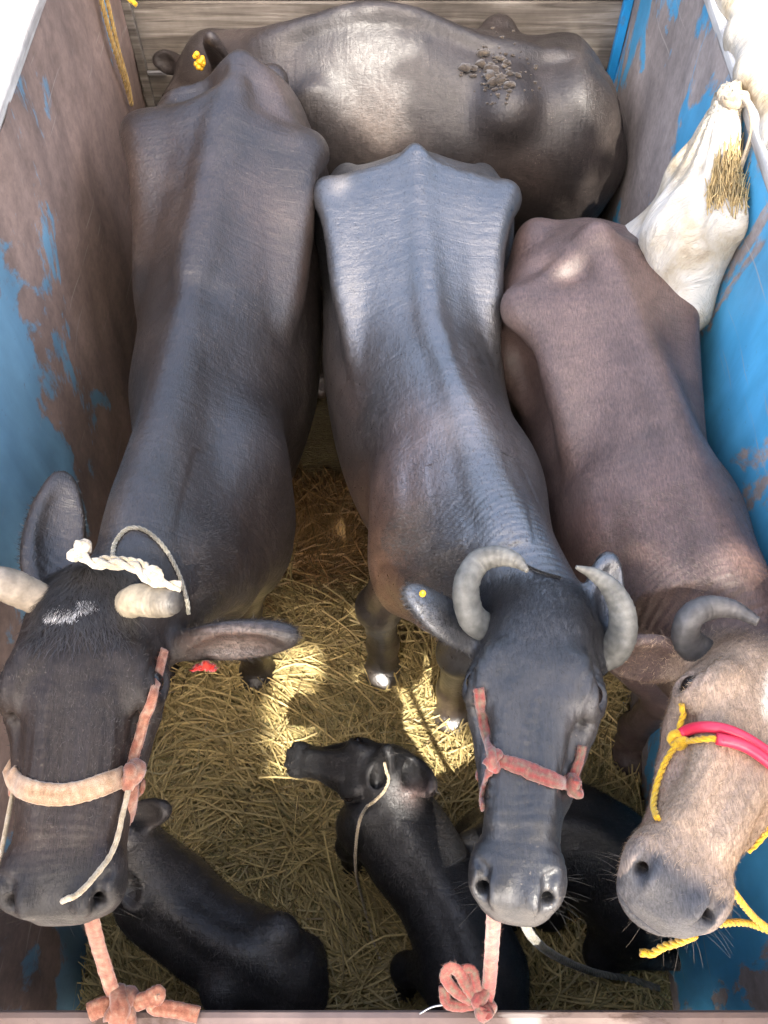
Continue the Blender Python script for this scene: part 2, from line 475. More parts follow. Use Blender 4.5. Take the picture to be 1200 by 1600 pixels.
b.inputs['Roughness'].default_value = 0.9; l.new(bump(n, l, nz.outputs[0], 0.8, 0.03), b.inputs['Normal'])
M['bark'] = m
m, n, l, b = newmat('leaf'); oi = noise(n, l, 3, 3, 0.5, objco(n, l))
c_ = ramp(n, l, oi.outputs[0], [(0.3, (0.035, 0.07, 0.015)), (0.7, (0.08, 0.12, 0.03))]); l.new(c_.outputs[0], b.inputs['Base Color'])
b.inputs['Roughness'].default_value = 0.5
M['leaf'] = m

# ------------------------------------------------------------------ setting: ground and truck
XL, XR, YB, YF, RIM = -0.855, 0.81, 2.88, 0.02, 1.58
GZ = -1.05
g = link('ground', mesh('ground', [(-200, -200, GZ), (200, -200, GZ), (200, 200, GZ), (-200, 200, GZ)], [(0, 1, 2, 3)], False), M['ground'])
tag(g, 'pale dry sunlit ground around the truck', 'ground', kind='structure')

truck = empty('truck_bed', (0, 1.4, GZ), 'worn blue open truck bed with steel sides and weathered plank headboard', 'truck bed')
def tp(name, me, mat, parent=truck):
    o = link(name, me, mat); keep(o, parent); return o
keep(link('floor', box_mesh(XL - .04, XR + .04, YF - .08, YB + .1, -0.14, -0.03), M['mat']), truck)
def wallsheet(x0, x1, xin, sgn):
    """steel side sheet, slightly dented, inner face at xin"""
    ny, nz = 70, 40
    ys = np.linspace(YF - .3, YB + .06, ny); zs = np.linspace(-0.1, RIM, nz)
    Yg, Zg = np.meshgrid(ys, zs, indexing='ij')
    d = 0.007 * np.sin(Yg * 5.1 + sgn) * np.sin(Zg * 4.3 + 1) + 0.004 * np.sin(Yg * 13 + Zg * 7) + 0.002 * np.sin(Yg * 31 - Zg * 17)
    inn = np.stack([xin + d, Yg, Zg], -1).reshape(-1, 3)
    out = np.stack([xin + d + sgn * 0.012, Yg, Zg], -1).reshape(-1, 3)
    i, j = np.meshgrid(np.arange(ny - 1), np.arange(nz - 1), indexing='ij')
    a = (i * nz + j).ravel()
    F = np.stack([a, a + 1, a + nz + 1, a + nz], 1)
    k = ny * nz
    return mesh('side_panel', np.vstack([inn, out]), np.vstack([F, F[:, ::-1] + k]))
left = tp('side_panel', wallsheet(0, 0, XL, -1), M['left_wall'])
right = tp('side_panel', wallsheet(0, 0, XR, 1), M['right_wall'])
left['label'] = 'brown steel side panel with worn blue paint'
right['label'] = 'bright blue steel side panel with peeling paint'
for x, sg, mm in ((XL, -1, 'left_wall'), (XR, 1, 'right_wall')):
    tp('top_rail', box_mesh(min(x - sg * .006, x + sg * .055), max(x - sg * .006, x + sg * .035), YF - .3, YB + .08, RIM - .012, RIM + .022, .006), M['rim'])
    tp('corner_post', box_mesh(min(x, x - sg * .03), max(x, x - sg * .03), YB - .028, YB - .002, -.02, RIM, .004), M['blue' if sg > 0 else 'plank'])
    tp('bottom_angle', box_mesh(min(x - sg * .012, x - sg * .05), max(x - sg * .012, x - sg * .05), YF, YB - .03, -.03, .012, .003), M['blue'])
z = -0.02
k = 0
while z < RIM:
    h = 0.245
    ins = 0.012 if z < 0.9 else 0.0
    o = tp('plank', box_mesh(XL - .01, XR + .01, YB - .002 - ins, YB + .045, z + 0.003, z + h - 0.004, .005), M['plank'])
    z += h; k += 1
for x in (XL + .06, XR - .075):
    tp('bracket', box_mesh(x - .03, x + .035, YB - .028, YB - .016, .962, .975, .002), M['wire'])
tg = tp('tailgate', box_mesh(XL + .015, XR - .015, YF - .05, YF - .012, -.1, .955, .004), M['plank'])
rl = tp('tailgate_rail', box_mesh(XL - .05, XR + .05, YF - .085, YF, .96, 1.02, .012), M['rail'])
rl['label'] = 'scuffed brown top rail of the tailgate'

# ------------------------------------------------------------------ straw bedding
def strands(N, xs, ys, zs, L, wid, az, tilt, curl, cols, seg=3):
    t = np.linspace(-0.5, 0.5, seg + 1)
    d = np.stack([np.cos(az) * np.cos(tilt), np.sin(az) * np.cos(tilt), np.sin(tilt)], 1)
    side = np.stack([-np.sin(az), np.cos(az), np.zeros(N)], 1)
    upv = np.cross(d, side)
    roll = rng.uniform(-0.9, 0.9, N)
    sd = side * np.cos(roll)[:, None] + upv * np.sin(roll)[:, None]
    c = np.stack([xs, ys, zs], 1)
    pts = c[:, None, :] + d[:, None, :] * (t[None, :, None] * L[:, None, None]) + side[:, None, :] * ((t ** 2 - 0.08)[None, :, None] * curl[:, None, None] * L[:, None, None]) 
    pts[:, :, 2] += (0.07 - t ** 2)[None, :] * (rng.uniform(-0.05, 0.22, N) * L)[:, None]
    a = pts + sd[:, None, :] * wid[:, None, None] * 0.5
    b = pts - sd[:, None, :] * wid[:, None, None] * 0.5
    V = np.stack([a, b], 2).reshape(N, -1, 3)
    k = V.shape[1]
    base = (np.arange(N) * k)[:, None]
    F = []
    for s in range(seg):
        F.append(np.stack([base[:, 0] + 2 * s, base[:, 0] + 2 * s + 1, base[:, 0] + 2 * s + 3, base[:, 0] + 2 * s + 2], 1))
    col = np.repeat(cols[:, None, :], k, 1).reshape(-1, 4)
    return V.reshape(-1, 3), np.vstack(F), col
def vnoise(x, y, f, seed=0):
    r = np.random.default_rng(seed); o = np.zeros_like(x)
    for i in range(7):
        a = r.uniform(0, 6.28); k = f * r.uniform(0.6, 1.6)
        o += np.sin(k * (np.cos(a) * x + np.sin(a) * y) + r.uniform(0, 6.28))
    return o / 2.6
N = 62000
ys = rng.power(0.85, N) * 0 + rng.beta(1.1, 1.5, N) * 1.75 + 0.03
xs = rng.uniform(XL + .02, XR - .02, N)
hgt = 0.028 + 0.022 * vnoise(xs, ys, 9, 1)
zs = hgt * rng.uniform(0.1, 1.0, N) + rng.exponential(0.006, N)
L = rng.uniform(0.06, 0.24, N) * rng.choice([0.6, 1, 1.35], N)
az = rng.uniform(0, 2 * math.pi, N)
flow = vnoise(xs, ys, 5, 2) * 1.6
az = np.where(rng.random(N) < 0.45, flow + rng.normal(0, 0.35, N), az)
tilt = rng.normal(0, 0.13, N)
zs = np.maximum(zs, np.abs(np.sin(tilt)) * L * 0.4 - 0.01)
wid = rng.uniform(0.0016, 0.0052, N)
curl = rng.normal(0, 0.35, N)
pal = np.array([(0.43, 0.335, 0.135), (0.51, 0.405, 0.185), (0.34, 0.275, 0.11), (0.27, 0.235, 0.095), (0.56, 0.465, 0.25), (0.22, 0.16, 0.075)])
ci = rng.choice(6, N, p=[.28, .2, .2, .14, .08, .10])
cols = pal[ci] * rng.uniform(0.7, 1.12, N)[:, None]
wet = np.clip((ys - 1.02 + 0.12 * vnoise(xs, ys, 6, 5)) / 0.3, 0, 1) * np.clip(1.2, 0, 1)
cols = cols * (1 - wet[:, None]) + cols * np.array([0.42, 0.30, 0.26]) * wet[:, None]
cols = np.hstack([cols, np.ones((N, 1))])
N2 = 5500
y2 = rng.uniform(.03, 1.35, N2); x2 = rng.uniform(XL + .03, XR - .03, N2)
z2 = .035 + .03 * np.clip(vnoise(x2, y2, 9, 1), -.6, 1) + rng.exponential(.010, N2)
L2 = rng.uniform(.14, .34, N2)
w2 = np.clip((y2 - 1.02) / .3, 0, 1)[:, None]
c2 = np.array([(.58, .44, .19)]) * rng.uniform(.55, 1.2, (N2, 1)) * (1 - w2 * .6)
fl2 = vnoise(x2, y2, 7, 8) * 1.8 + rng.normal(0, .5, N2)
Vb, Fb, Cb = strands(N2, x2, y2, z2, L2, rng.uniform(.003, .006, N2), fl2, rng.normal(0, .10, N2), rng.normal(0, .55, N2), np.hstack([c2, np.ones((N2, 1))]), 5)
V, F, C = strands(N, xs, ys, zs, L, wid, az, tilt, curl, cols)
F = np.vstack([F, Fb + len(V)]); V = np.vstack([V, Vb]); C = np.vstack([C, Cb])
V[:, 2] = np.maximum(V[:, 2], -0.02)
V[:, 0] = np.clip(V[:, 0], XL + .012, XR - .012); V[:, 1] = np.maximum(V[:, 1], YF + .004)
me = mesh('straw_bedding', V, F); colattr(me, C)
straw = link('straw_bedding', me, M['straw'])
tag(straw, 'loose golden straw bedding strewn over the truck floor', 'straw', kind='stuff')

# ------------------------------------------------------------------ implicit surfaces (bones and muscles blended under one skin)
def pchip(x, xk, yk):
    xk = np.asarray(xk, float); yk = np.asarray(yk, float)
    o = np.argsort(xk); xk = xk[o]; yk = yk[o]
    h = np.diff(xk); dl = np.diff(yk) / h
    d = np.zeros_like(yk)
    d[0], d[-1] = dl[0], dl[-1]
    for i in range(1, len(xk) - 1):
        if dl[i - 1] * dl[i] > 0:
            w1 = 2 * h[i] + h[i - 1]; w2 = h[i] + 2 * h[i - 1]
            d[i] = (w1 + w2) / (w1 / dl[i - 1] + w2 / dl[i])
    x = np.clip(x, xk[0], xk[-1])
    i = np.clip(np.searchsorted(xk, x) - 1, 0, len(h) - 1)
    t = (x - xk[i]) / h[i]
    return ((1 + 2 * t) * (1 - t) ** 2 * yk[i] + t * (1 - t) ** 2 * h[i] * d[i] + t * t * (3 - 2 * t) * yk[i + 1] + t * t * (t - 1) * h[i] * d[i + 1])

class Prim:
    def __init__(s, lo, hi, fn, k, sub=False):
        s.lo = np.array(lo) ; s.hi = np.array(hi); s.fn = fn; s.k = k; s.sub = sub
def v3(a): return np.array([a[0], a[1], a[2]], float)
def rc(a, b, ra, rb, k=0.04, sub=False):
    a, b = v3(a), v3(b); r = max(ra, rb)
    ab = b - a; L2 = ab.dot(ab) + 1e-12
    def fn(X, Y, Z):
        t = np.clip(((X - a[0]) * ab[0] + (Y - a[1]) * ab[1] + (Z - a[2]) * ab[2]) / L2, 0, 1)
        return np.sqrt((X - a[0] - t * ab[0]) ** 2 + (Y - a[1] - t * ab[1]) ** 2 + (Z - a[2] - t * ab[2]) ** 2) - (ra + (rb - ra) * t)
    return Prim(np.minimum(a, b) - r, np.maximum(a, b) + r, fn, k, sub)
def el(c, r, rot=None, k=0.04, sub=False):
    c = v3(c); r = np.array(r, float)
    Rm = np.eye(3) if rot is None else np.array(rot)          # columns are the local axes
    ext = np.sqrt(((Rm * r[None, :]) ** 2).sum(1))
    def fn(X, Y, Z):
        dx, dy, dz = X - c[0], Y - c[1], Z - c[2]
        q = [(dx * Rm[0, i] + dy * Rm[1, i] + dz * Rm[2, i]) / r[i] for i in range(3)]
        k0 = np.sqrt(q[0] ** 2 + q[1] ** 2 + q[2] ** 2)
        k1 = np.sqrt((q[0] / r[0]) ** 2 + (q[1] / r[1]) ** 2 + (q[2] / r[2]) ** 2) + 1e-9
        return k0 * (k0 - 1.0) / k1
    return Prim(c - ext, c + ext, fn, k, sub)
def loft(axis, s, cx, wl, wr, ztop, zbot, zc, pt, k=0.04, cap=0.03):
    """trunk: stations along a world axis; cx centre, wl/wr half widths, top, bottom, height of greatest width, top exponent"""
    s = np.asarray(s, float)
    f = [np.asarray(q, float) if not np.isscalar(q) else np.full(len(s), q) for q in (cx, wl, wr, ztop, zbot, zc, pt)]
    lo = np.zeros(3); hi = np.zeros(3)
    lo[axis] = s.min() - cap; hi[axis] = s.max() + cap
    lo[1 - axis] = (f[0] - f[1]).min(); hi[1 - axis] = (f[0] + f[2]).max()
    lo[2] = f[4].min(); hi[2] = f[3].max()
    def fn(X, Y, Z):
        A = (X, Y)[axis]; B = (X, Y)[1 - axis]
        q = A[:, :1, :1] if axis == 0 else A[:1, :, :1]
        qq = q.ravel()
        g = [pchip(qq, s, y).reshape(q.shape) for y in f]
        l_ = B - g[0]
        w_ = np.where(l_ < 0, g[1], g[2])
        zz = Z - g[5]
        h_ = np.where(zz > 0, g[3] - g[5], g[5] - g[4])
        p_ = np.where(zz > 0, g[6], 2.2)
        G = (np.abs(l_ / w_) ** p_ + np.abs(zz / h_) ** p_ + 1e-9) ** (1 / p_)
        rr = np.sqrt(l_ ** 2 + zz ** 2)
        d = rr * (1 - 1 / G)
        d = np.where(G < 0.3, -np.minimum(w_, h_) * 0.7, d)
        e = np.maximum(np.maximum(s.min() - A, A - s.max()), 0)
        return np.where(e > 0, np.sqrt(np.maximum(d, 0) ** 2 + e ** 2), d)
    return Prim(lo, hi, fn, k)
def field(prims, lo, hi, h, post=None):
    n = np.maximum(np.ceil((np.array(hi) - np.array(lo)) / h).astype(int) + 1, 4)
    ax = [lo[i] + h * np.arange(n[i]) for i in range(3)]
    D = np.full(n, 0.3, dtype=np.float32)
    for p in prims:
        m = p.k + 2.5 * h
        sl = []
        for i in range(3):
            a = int(np.searchsorted(ax[i], p.lo[i] - m)); b = int(np.searchsorted(ax[i], p.hi[i] + m))
            sl.append(slice(a, b))
        if any(q.stop - q.start <= 0 for q in sl): continue
        X = ax[0][sl[0]][:, None, None]; Y = ax[1][sl[1]][None, :, None]; Z = ax[2][sl[2]][None, None, :]
        d = p.fn(X, Y, Z).astype(np.float32)
        cur = D[tuple(sl)]
        if p.sub:
            d = -d; a_ = cur
            hh = np.maximum(p.k - np.abs(a_ - d), 0) / p.k
            D[tuple(sl)] = np.maximum(a_, d) + hh * hh * p.k * 0.25
        else:
            hh = np.maximum(p.k - np.abs(cur - d), 0) / p.k
            D[tuple(sl)] = np.minimum(cur, d) - hh * hh * p.k * 0.25
    if post is not None:
        D += post(ax[0][:, None, None], ax[1][None, :, None], ax[2][None, None, :]).astype(np.float32)
    return D, ax
def surfnet(D, lo, h):
    inside = D < 0
    nx, ny, nz = D.shape
    cnt = np.zeros((nx - 1, ny - 1, nz - 1), np.int8)
    for i in (0, 1):
        for j in (0, 1):
            for k in (0, 1):
                cnt += inside[i:nx - 1 + i, j:ny - 1 + j, k:nz - 1 + k]
    act = (cnt > 0) & (cnt < 8)
    I = np.argwhere(act)
    idx = np.full(act.shape, -1, np.int64); idx[act] = np.arange(len(I))
    acc = np.zeros((len(I), 3)); num = np.zeros(len(I))
    corners = [(i, j, k) for i in (0, 1) for j in (0, 1) for k in (0, 1)]
    for a in corners:
        for ax in range(3):
            if a[ax]: continue
            b = list(a); b[ax] = 1
            da = D[I[:, 0] + a[0], I[:, 1] + a[1], I[:, 2] + a[2]]; db = D[I[:, 0] + b[0], I[:, 1] + b[1], I[:, 2] + b[2]]
            mk = (da < 0) != (db < 0)
            t = np.where(mk, da / np.where(mk, da - db, 1), 0)
            p = np.tile(np.array(a, float), (len(I), 1)); p[:, ax] = t
            acc[mk] += p[mk]; num[mk] += 1
    V = np.array(lo) + h * (I + acc / num[:, None])
    F = []
    for ax in range(3):
        o = [q for q in range(3) if q != ax]
        s0 = [slice(None)] * 3; s1 = [slice(None)] * 3
        s0[ax] = slice(0, -1); s1[ax] = slice(1, None)
        for q in o: s0[q] = slice(1, -1); s1[q] = slice(1, -1)
        A = inside[tuple(s0)]; B = inside[tuple(s1)]
        E = np.argwhere(A != B)
        if not len(E): continue
        fl = A[tuple(E.T)]
        base = E.copy()
        for q in o: base[:, q] += 1
        def cell(d1, d2):
            c = base.copy(); c[:, o[0]] += d1; c[:, o[1]] += d2
            return idx[c[:, 0], c[:, 1], c[:, 2]]
        Q = np.stack([cell(-1, -1), cell(0, -1), cell(0, 0), cell(-1, 0)], 1)
        if ax == 1: fl = ~fl
        Q[~fl] = Q[~fl][:, ::-1]
        F.append(Q)
    F = np.vstack(F)
    return V, F[(F >= 0).all(1)]
def relax(V, F, it=2, lam=0.5):
    e = np.vstack([F[:, [0, 1]], F[:, [1, 2]], F[:, [2, 3]], F[:, [3, 0]]])
    for _ in range(it):
        acc = np.zeros_like(V); cn = np.zeros(len(V))
        for c in range(3):
            acc[:, c] = np.bincount(e[:, 0], V[e[:, 1], c], len(V)) + np.bincount(e[:, 1], V[e[:, 0], c], len(V))
        cn = np.bincount(e[:, 0], minlength=len(V)) + np.bincount(e[:, 1], minlength=len(V))
        ok = cn >= 6
        V[ok] += lam * (acc[ok] / cn[ok][:, None] - V[ok])
    return V
def skin(prims, hb, split=None, hh=None, post=None):
    lo = np.min([p.lo for p in prims if not p.sub], axis=0) - 0.09
    hi = np.max([p.hi for p in prims if not p.sub], axis=0) + 0.09
    def run(lo, hi, h, it):
        D, ax = field(prims, lo, hi, h, post)
        V, F = surfnet(D, lo, h)
        return relax(V, F, it), F
    if split is None:
        return run(lo, hi, hb, 2)
    a, cmin = split                       # axis, value: fine grid on the lower side
    l1 = lo.copy(); l1[a] = cmin - 1.5 * hb
    h2 = hi.copy(); h2[a] = cmin + 1.0 * hb
    V1, F1 = run(l1, hi, hb, 2); V2, F2 = run(lo, h2, hh, 2)
    return np.vstack([V1, V2]), np.vstack([F1, F2 + len(V1)])

# ------------------------------------------------------------------ heads
class Head:
    """local frame: origin at the poll, +y towards the muzzle, +z out of the forehead; 0.52 long when scale is 1"""
    def __init__(s, poll, muzzle, up, length=0.52):
        poll, muzzle, up = Vector(poll), Vector(muzzle), Vector(up)
        y = (muzzle - poll); Ln = y.length; y.normalize()
        z = (up - y * up.dot(y)).normalized(); x = y.cross(z)
        s.R = np.array([[x[i], y[i], z[i]] for i in range(3)]); s.o = v3(poll); s.s = Ln / length
    def w(s, p): return s.o + s.R @ (np.array(p, float) * s.s)
    def d(s, p): return s.R @ np.array(p, float)
    def loc(s, V): return ((np.asarray(V) - s.o) @ s.R) / s.s
    def rc(s, a, b, ra, rb, k=0.04, sub=False): return rc(s.w(a), s.w(b), ra * s.s, rb * s.s, k * s.s, sub)
    def el(s, c, r, k=0.04, sub=False, rot=None):
        Rm = s.R if rot is None else s.R @ np.array(rot)
        return el(s.w(c), np.array(r) * s.s, Rm, k * s.s, sub)
def rotz(a): c, s_ = math.cos(a), math.sin(a); return np.array([[c, -s_, 0], [s_, c, 0], [0, 0, 1]])
def roty(a): c, s_ = math.cos(a), math.sin(a); return np.array([[c, 0, s_], [0, 1, 0], [-s_, 0, c]])
def rotx(a): c, s_ = math.cos(a), math.sin(a); return np.array([[1, 0, 0], [0, c, -s_], [0, s_, c]])
def head_loft(H, st, k):
    st = np.array(st, float); yy = np.linspace(st[0, 0], st[-1, 0], 240)
    tab = [pchip(yy, st[:, 0], st[:, i]) for i in range(1, 6)]
    lo = np.array([-st[:, 1].max(), st[0, 0], st[:, 3].min()]); hi = np.array([st[:, 1].max(), st[-1, 0], st[:, 2].max()])
    cs = np.array([H.w((x, y, z)) for x in (lo[0], hi[0]) for y in (lo[1], hi[1]) for z in (lo[2], hi[2])])
    def fn(X, Y, Z):
        dx, dy, dz = (X - H.o[0]) / H.s, (Y - H.o[1]) / H.s, (Z - H.o[2]) / H.s
        q = [dx * H.R[0, i] + dy * H.R[1, i] + dz * H.R[2, i] for i in range(3)]
        i = np.clip(((q[1] - yy[0]) / (yy[-1] - yy[0]) * 239), 0, 239)
        i0 = i.astype(int); fr = i - i0; i1 = np.minimum(i0 + 1, 239)
        w_, zt, zb, zc, pt = [t[i0] * (1 - fr) + t[i1] * fr for t in tab]
        zz = q[2] - zc; h_ = np.where(zz > 0, zt - zc, zc - zb); p_ = np.where(zz > 0, pt, 2.0)
        G = (np.abs(q[0] / w_) ** p_ + np.abs(zz / h_) ** p_ + 1e-9) ** (1 / p_)
        rr = np.sqrt(q[0] ** 2 + zz ** 2); d = rr * (1 - 1 / G); d = np.where(G < .3, -np.minimum(w_, h_) * .7, d)
        e = np.maximum(np.maximum(yy[0] - q[1], q[1] - yy[-1]), 0)
        return H.s * np.where(e > 0, np.sqrt(np.maximum(d, 0) ** 2 + e ** 2), d)
    return Prim(cs.min(0), cs.max(0), fn, k * H.s)
def head_prims(H, wide=1.0, muz=1.0):
    W, m = wide, muz
    p = [head_loft(H, [(-.03, .055 * W, -.05, -.15, -.095, 2.2), (.02, .082 * W, -.010, -.20, -.085, 2.3), (.08, .098 * W, .008, -.235, -.08, 2.3), (.16, .100 * W, .009, -.245, -.075, 2.3),
                       (.225, .091 * W, .002, -.235, -.088, 2.3), (.29, .077 * (1 + W) / 2 * (1 + m) / 2, -.007, -.21, -.095, 2.5), (.36, .0655 * m, -.016, -.185, -.098, 2.8), (.415, .063 * m, -.020, -.176, -.098, 2.8),
                       (.455, .066 * m, -.023, -.172, -.100, 2.7), (.490, .063 * m, -.032, -.162, -.102, 2.6), (.513, .052 * m, -.050, -.146, -.102, 2.4), (.523, .032, -.074, -.124, -.102, 2.0)], .03)]
    for s in (-1, 1):
        p.append(H.el((s * .086 * W, .182, -.046), (.028, .046, .034), .05))                 # orbit
        p.append(H.rc((s * .066 * W, .150, -.010), (s * .082 * W, .20, -.018), .012, .010, .04))   # brow
        p.append(H.rc((s * .076 * W, .235, -.085), (s * .058 * m, .33, -.088), .020, .012, .04))   # facial crest
        p.append(H.rc((s * .042, .22, -.014), (s * .030, .40, -.030), .012, .010, .03))       # nasal edge
        p.append(H.el((s * .054 * m, .470, -.062), (.018, .034, .030), .03))                 # nostril wing
        p.append(H.el((s * .031 * m, .497, -.048), (.015, .024, .020), .02))
        p.append(H.rc((s * .079 * W, .225, -.045), (s * .062 * m, .33, -.052), .005, .004, .03, True))
        p.append(H.el((s * .104 * W, .160, -.030), (.010, .03, .012), .03, True))
    p.append(H.el((0, .455, -.150), (.052, .06, .036), .03))
    p.append(H.el((0, .508, -.085), (.042 * m, .018, .034), .02))
    for s in (-1, 1):
        p.append(H.rc((s * .047 * m, .476, -.030), (s * .050 * m, .500, -.038), .0055, .009, .008, True))   # nostrils: a curved slit
        p.append(H.rc((s * .050 * m, .500, -.038), (s * .046 * m, .524, -.062), .009, .0095, .008, True))
        p.append(H.rc((s * .050 * m, .505, -.044), (s * .040, .465, -.080), .010, .006, .008, True))
        p.append(H.rc((s * .047 * m, .476, -.030), (s * .058 * m, .464, -.036), .0055, .003, .008, True))
        p.append(H.el((s * .113 * W, .188, -.030), (.020, .023, .0145), .008, True, roty(-s * .6)))
    p.append(H.el((0, .500, -.128), (.09, .05, .005), .010, True))
    return p
def ear_prims(root, tip, face, width, thick=0.011, k=0.03):
    """a leaf-shaped ear from root to tip, hollow towards face"""
    root, tip, face = v3(root), v3(tip), v3(face)
    x = tip - root; Ln = np.linalg.norm(x); x /= Ln
    z = face - x * face.dot(x); z /= np.linalg.norm(z); y = np.cross(z, x)
    Rm = np.stack([x, y, z], 1)
    c = root + x * Ln * 0.50
    p = [rc(root - x * 0.02, root + x * Ln * 0.30, 0.026, 0.026, k),
         el(c, (Ln * 0.40, width, thick * 1.8), Rm, 0.02),
         el(root + x * Ln * 0.74, (Ln * 0.25, width * 0.66, thick * 1.3), Rm, 0.025),
         el(root + x * Ln * 0.88, (Ln * 0.13, width * 0.36, thick * 0.9), Rm, 0.025),
         el(root + x * Ln * 0.55 + z * thick * 2.3 - y * width * .05, (Ln * 0.36, width * 0.72, thick * 2.4), Rm, 0.012, True)]
    return p
def leg_prims(top, knee, fet, hoof, r=(.085, .055, .042, .05), k=0.05):
    return [rc(top, knee, r[0], r[1], k), rc(knee, fet, r[1], r[2], 0.03), el(knee, (r[1] * 1.12,) * 3, None, 0.03), el(fet, (r[2] * 1.22,) * 3, None, 0.025),
            rc(fet, hoof, r[2], r[3], 0.02), el((hoof[0], hoof[1] - .02, max(hoof[2] - .02, .035)), (r[3] * 1.15, r[3] * 1.4, .042), None, 0.015)]
def fade(x, a, b): return np.clip((x - a) / (b - a), 0, 1)
def gauss(V, c, r):
    return np.exp(-(((V - v3(c)) / np.asarray(r)) ** 2).sum(1))
def n3(V, f, seed):
    r = np.random.default_rng(seed); o = np.zeros(len(V))
    for i in range(9):
        d = r.normal(size=3); d /= np.linalg.norm(d)
        o += np.sin(f * r.uniform(.6, 1.7) * (V @ d) + r.uniform(0, 6.28))
    return o / 3.0
def animal(name, V, F, cols, mat, loc, label, cat, group=None, H=None):
    me = mesh('body', V, F); colattr(me, cols)
    if H is not None:
        q_ = H.loc(V)
        fm = fade(q_[:, 1], -.06, .06) * (1 - fade(np.abs(q_[:, 0]), .16, .20)) * fade(q_[:, 2], -.34, -.26) * (1 - fade(q_[:, 1], .6, .7))
        a_ = me.attributes.new('facial', 'FLOAT', 'POINT'); a_.data.foreach_set('value', fm.astype(np.float32))
    root = empty(name, loc, label, cat, group)
    o = keep(link('body', me, mat), root)
    bv = BVHTree.FromPolygons([tuple(v) for v in V], [tuple(int(i) for i in f) for f in F])
    return root, o, bv
def hair(name, parent, V, nor, sel, N, length, flow, col, mat, wid=0.0007, lift=0.35, jit=0.35):
    """short hairs: one thin blade each"""
    pr = sel / sel.sum()
    i = rng.choice(len(V), N, p=pr)
    p = V[i] + rng.normal(0, 0.004, (N, 3)); nn = nor[i]
    p -= nn * ((p - V[i]) * nn).sum(1)[:, None]
    f = flow(V[i]) + rng.normal(0, jit, (N, 3))
    f -= nn * (f * nn).sum(1)[:, None]; f /= np.linalg.norm(f, axis=1)[:, None] + 1e-6
    d = f + nn * lift * rng.uniform(0.3, 1.5, N)[:, None]; d /= np.linalg.norm(d, axis=1)[:, None]
    L = length * rng.uniform(0.5, 1.3, N)
    s = np.cross(d, nn); s /= np.linalg.norm(s, axis=1)[:, None] + 1e-6
    a = p - s * wid; b = p + s * wid; mid = p + d * (L * .55)[:, None]; t = p + d * L[:, None] + f * (L * .35)[:, None] - nn * (L * .12)[:, None]
    VV = np.stack([a - nn * .002, b - nn * .002, mid + s * wid * .7, mid - s * wid * .7, t], 1).reshape(-1, 3)
    base = np.arange(N)[:, None] * 5
    FF = [tuple(q) for q in (base + np.array([[0, 1, 2, 3]]))] + [tuple(q) for q in (base + np.array([[3, 2, 4]]))]
    me = mesh(name, VV, FF)
    c = col(V[i]) * rng.uniform(0.6, 1.5, N)[:, None]
    colattr(me, np.repeat(np.hstack([c, np.ones((N, 1))]), 5, 0))
    o = keep(link(name, me, mat), parent)
    o['kind'] = 'stuff'
    return o
def whiskers(parent, H, bv, N, rad=0.00022, L=(.02, .055), col=M['hair'], c=(0.02, .02, .02), ymin=.43):
    parts = []
    for i in range(N):
        th = random.uniform(-math.pi, math.pi) ; yy = random.uniform(ymin, .50)
        o = H.w((0, yy, -.09)); d = H.d((math.cos(th), random.uniform(.0, .5), math.sin(th) * .9 - .15)); d /= np.linalg.norm(d)
        hit = bv.ray_cast(Vector(o + d * 0.3), Vector(-d))
        if hit[0] is None: continue
        p = v3(hit[0]); ln = random.uniform(*L)
        dr = d + np.array([random.gauss(0, .25) for _ in range(3)]); dr /= np.linalg.norm(dr)
        path = np.array([p - dr * .004, p + dr * ln * .5, p + dr * ln + np.array([0, 0, -.2 * ln])])
        V, F, C = tube_arrays(path, np.array([rad, rad * .8, rad * .3]), 3)
        parts.append((V, [tuple(f) for f in F] + [tuple(x) for x in C]))
    V, F = merge(parts); me = mesh('whiskers', V, F); colattr(me, np.tile([*c, 1], (len(V), 1)))
    o = keep(link('whiskers', me, col), parent); o['kind'] = 'stuff'
def eyes(parent, H, wide=1.0, r=.0195, sides=(-1, 1)):
    for s in sides:
        c = H.w((s * .0935 * wide, .188, -.037))
        th = np.linspace(0, math.pi, 13); ph = np.linspace(0, 2 * math.pi, 20, endpoint=False)
        V = [c + H.s * r * np.array([math.sin(t) * math.cos(q), math.sin(t) * math.sin(q), math.cos(t)]) for t in th for q in ph]
        Fq = [(i * 20 + j, i * 20 + (j + 1) % 20, (i + 1) * 20 + (j + 1) % 20, (i + 1) * 20 + j) for i in range(12) for j in range(20)]
        keep(link('eye', mesh('eye', V, Fq), M['eye']), parent)
def horn(parent, pts, radii, c0, c1, rings=18, flat=0.8):
    p = catmull(pts, 16); n_ = len(p)
    t = np.linspace(0, 1, n_)
    r = np.interp(t, np.linspace(0, 1, len(radii)), radii)
    r = r * (1 + (0.008 * np.sin(t * rings * 2 * math.pi + 2 * np.sin(t * 9)) + 0.006 * np.sin(t * 83)) * (1 - t))
    V, F, C = tube_arrays(p, r, 20, flat, None, 0.0004)
    me = mesh('horn', V, [tuple(f) for f in F] + [tuple(x) for x in C])
    tt = np.concatenate([np.repeat(t, 20), [0, 1]])
    cc = np.array(c0)[None] * (1 - tt[:, None]) + np.array(c1)[None] * tt[:, None]
    cc = cc * (1 + 0.10 * np.sin(tt * rings * 2 * math.pi + 1) + 0.12 * np.sin(tt * 23 + 2))[:, None]
    colattr(me, np.hstack([cc, np.ones((len(cc), 1))]))
    return keep(link('horn', me, M['horn']), parent)
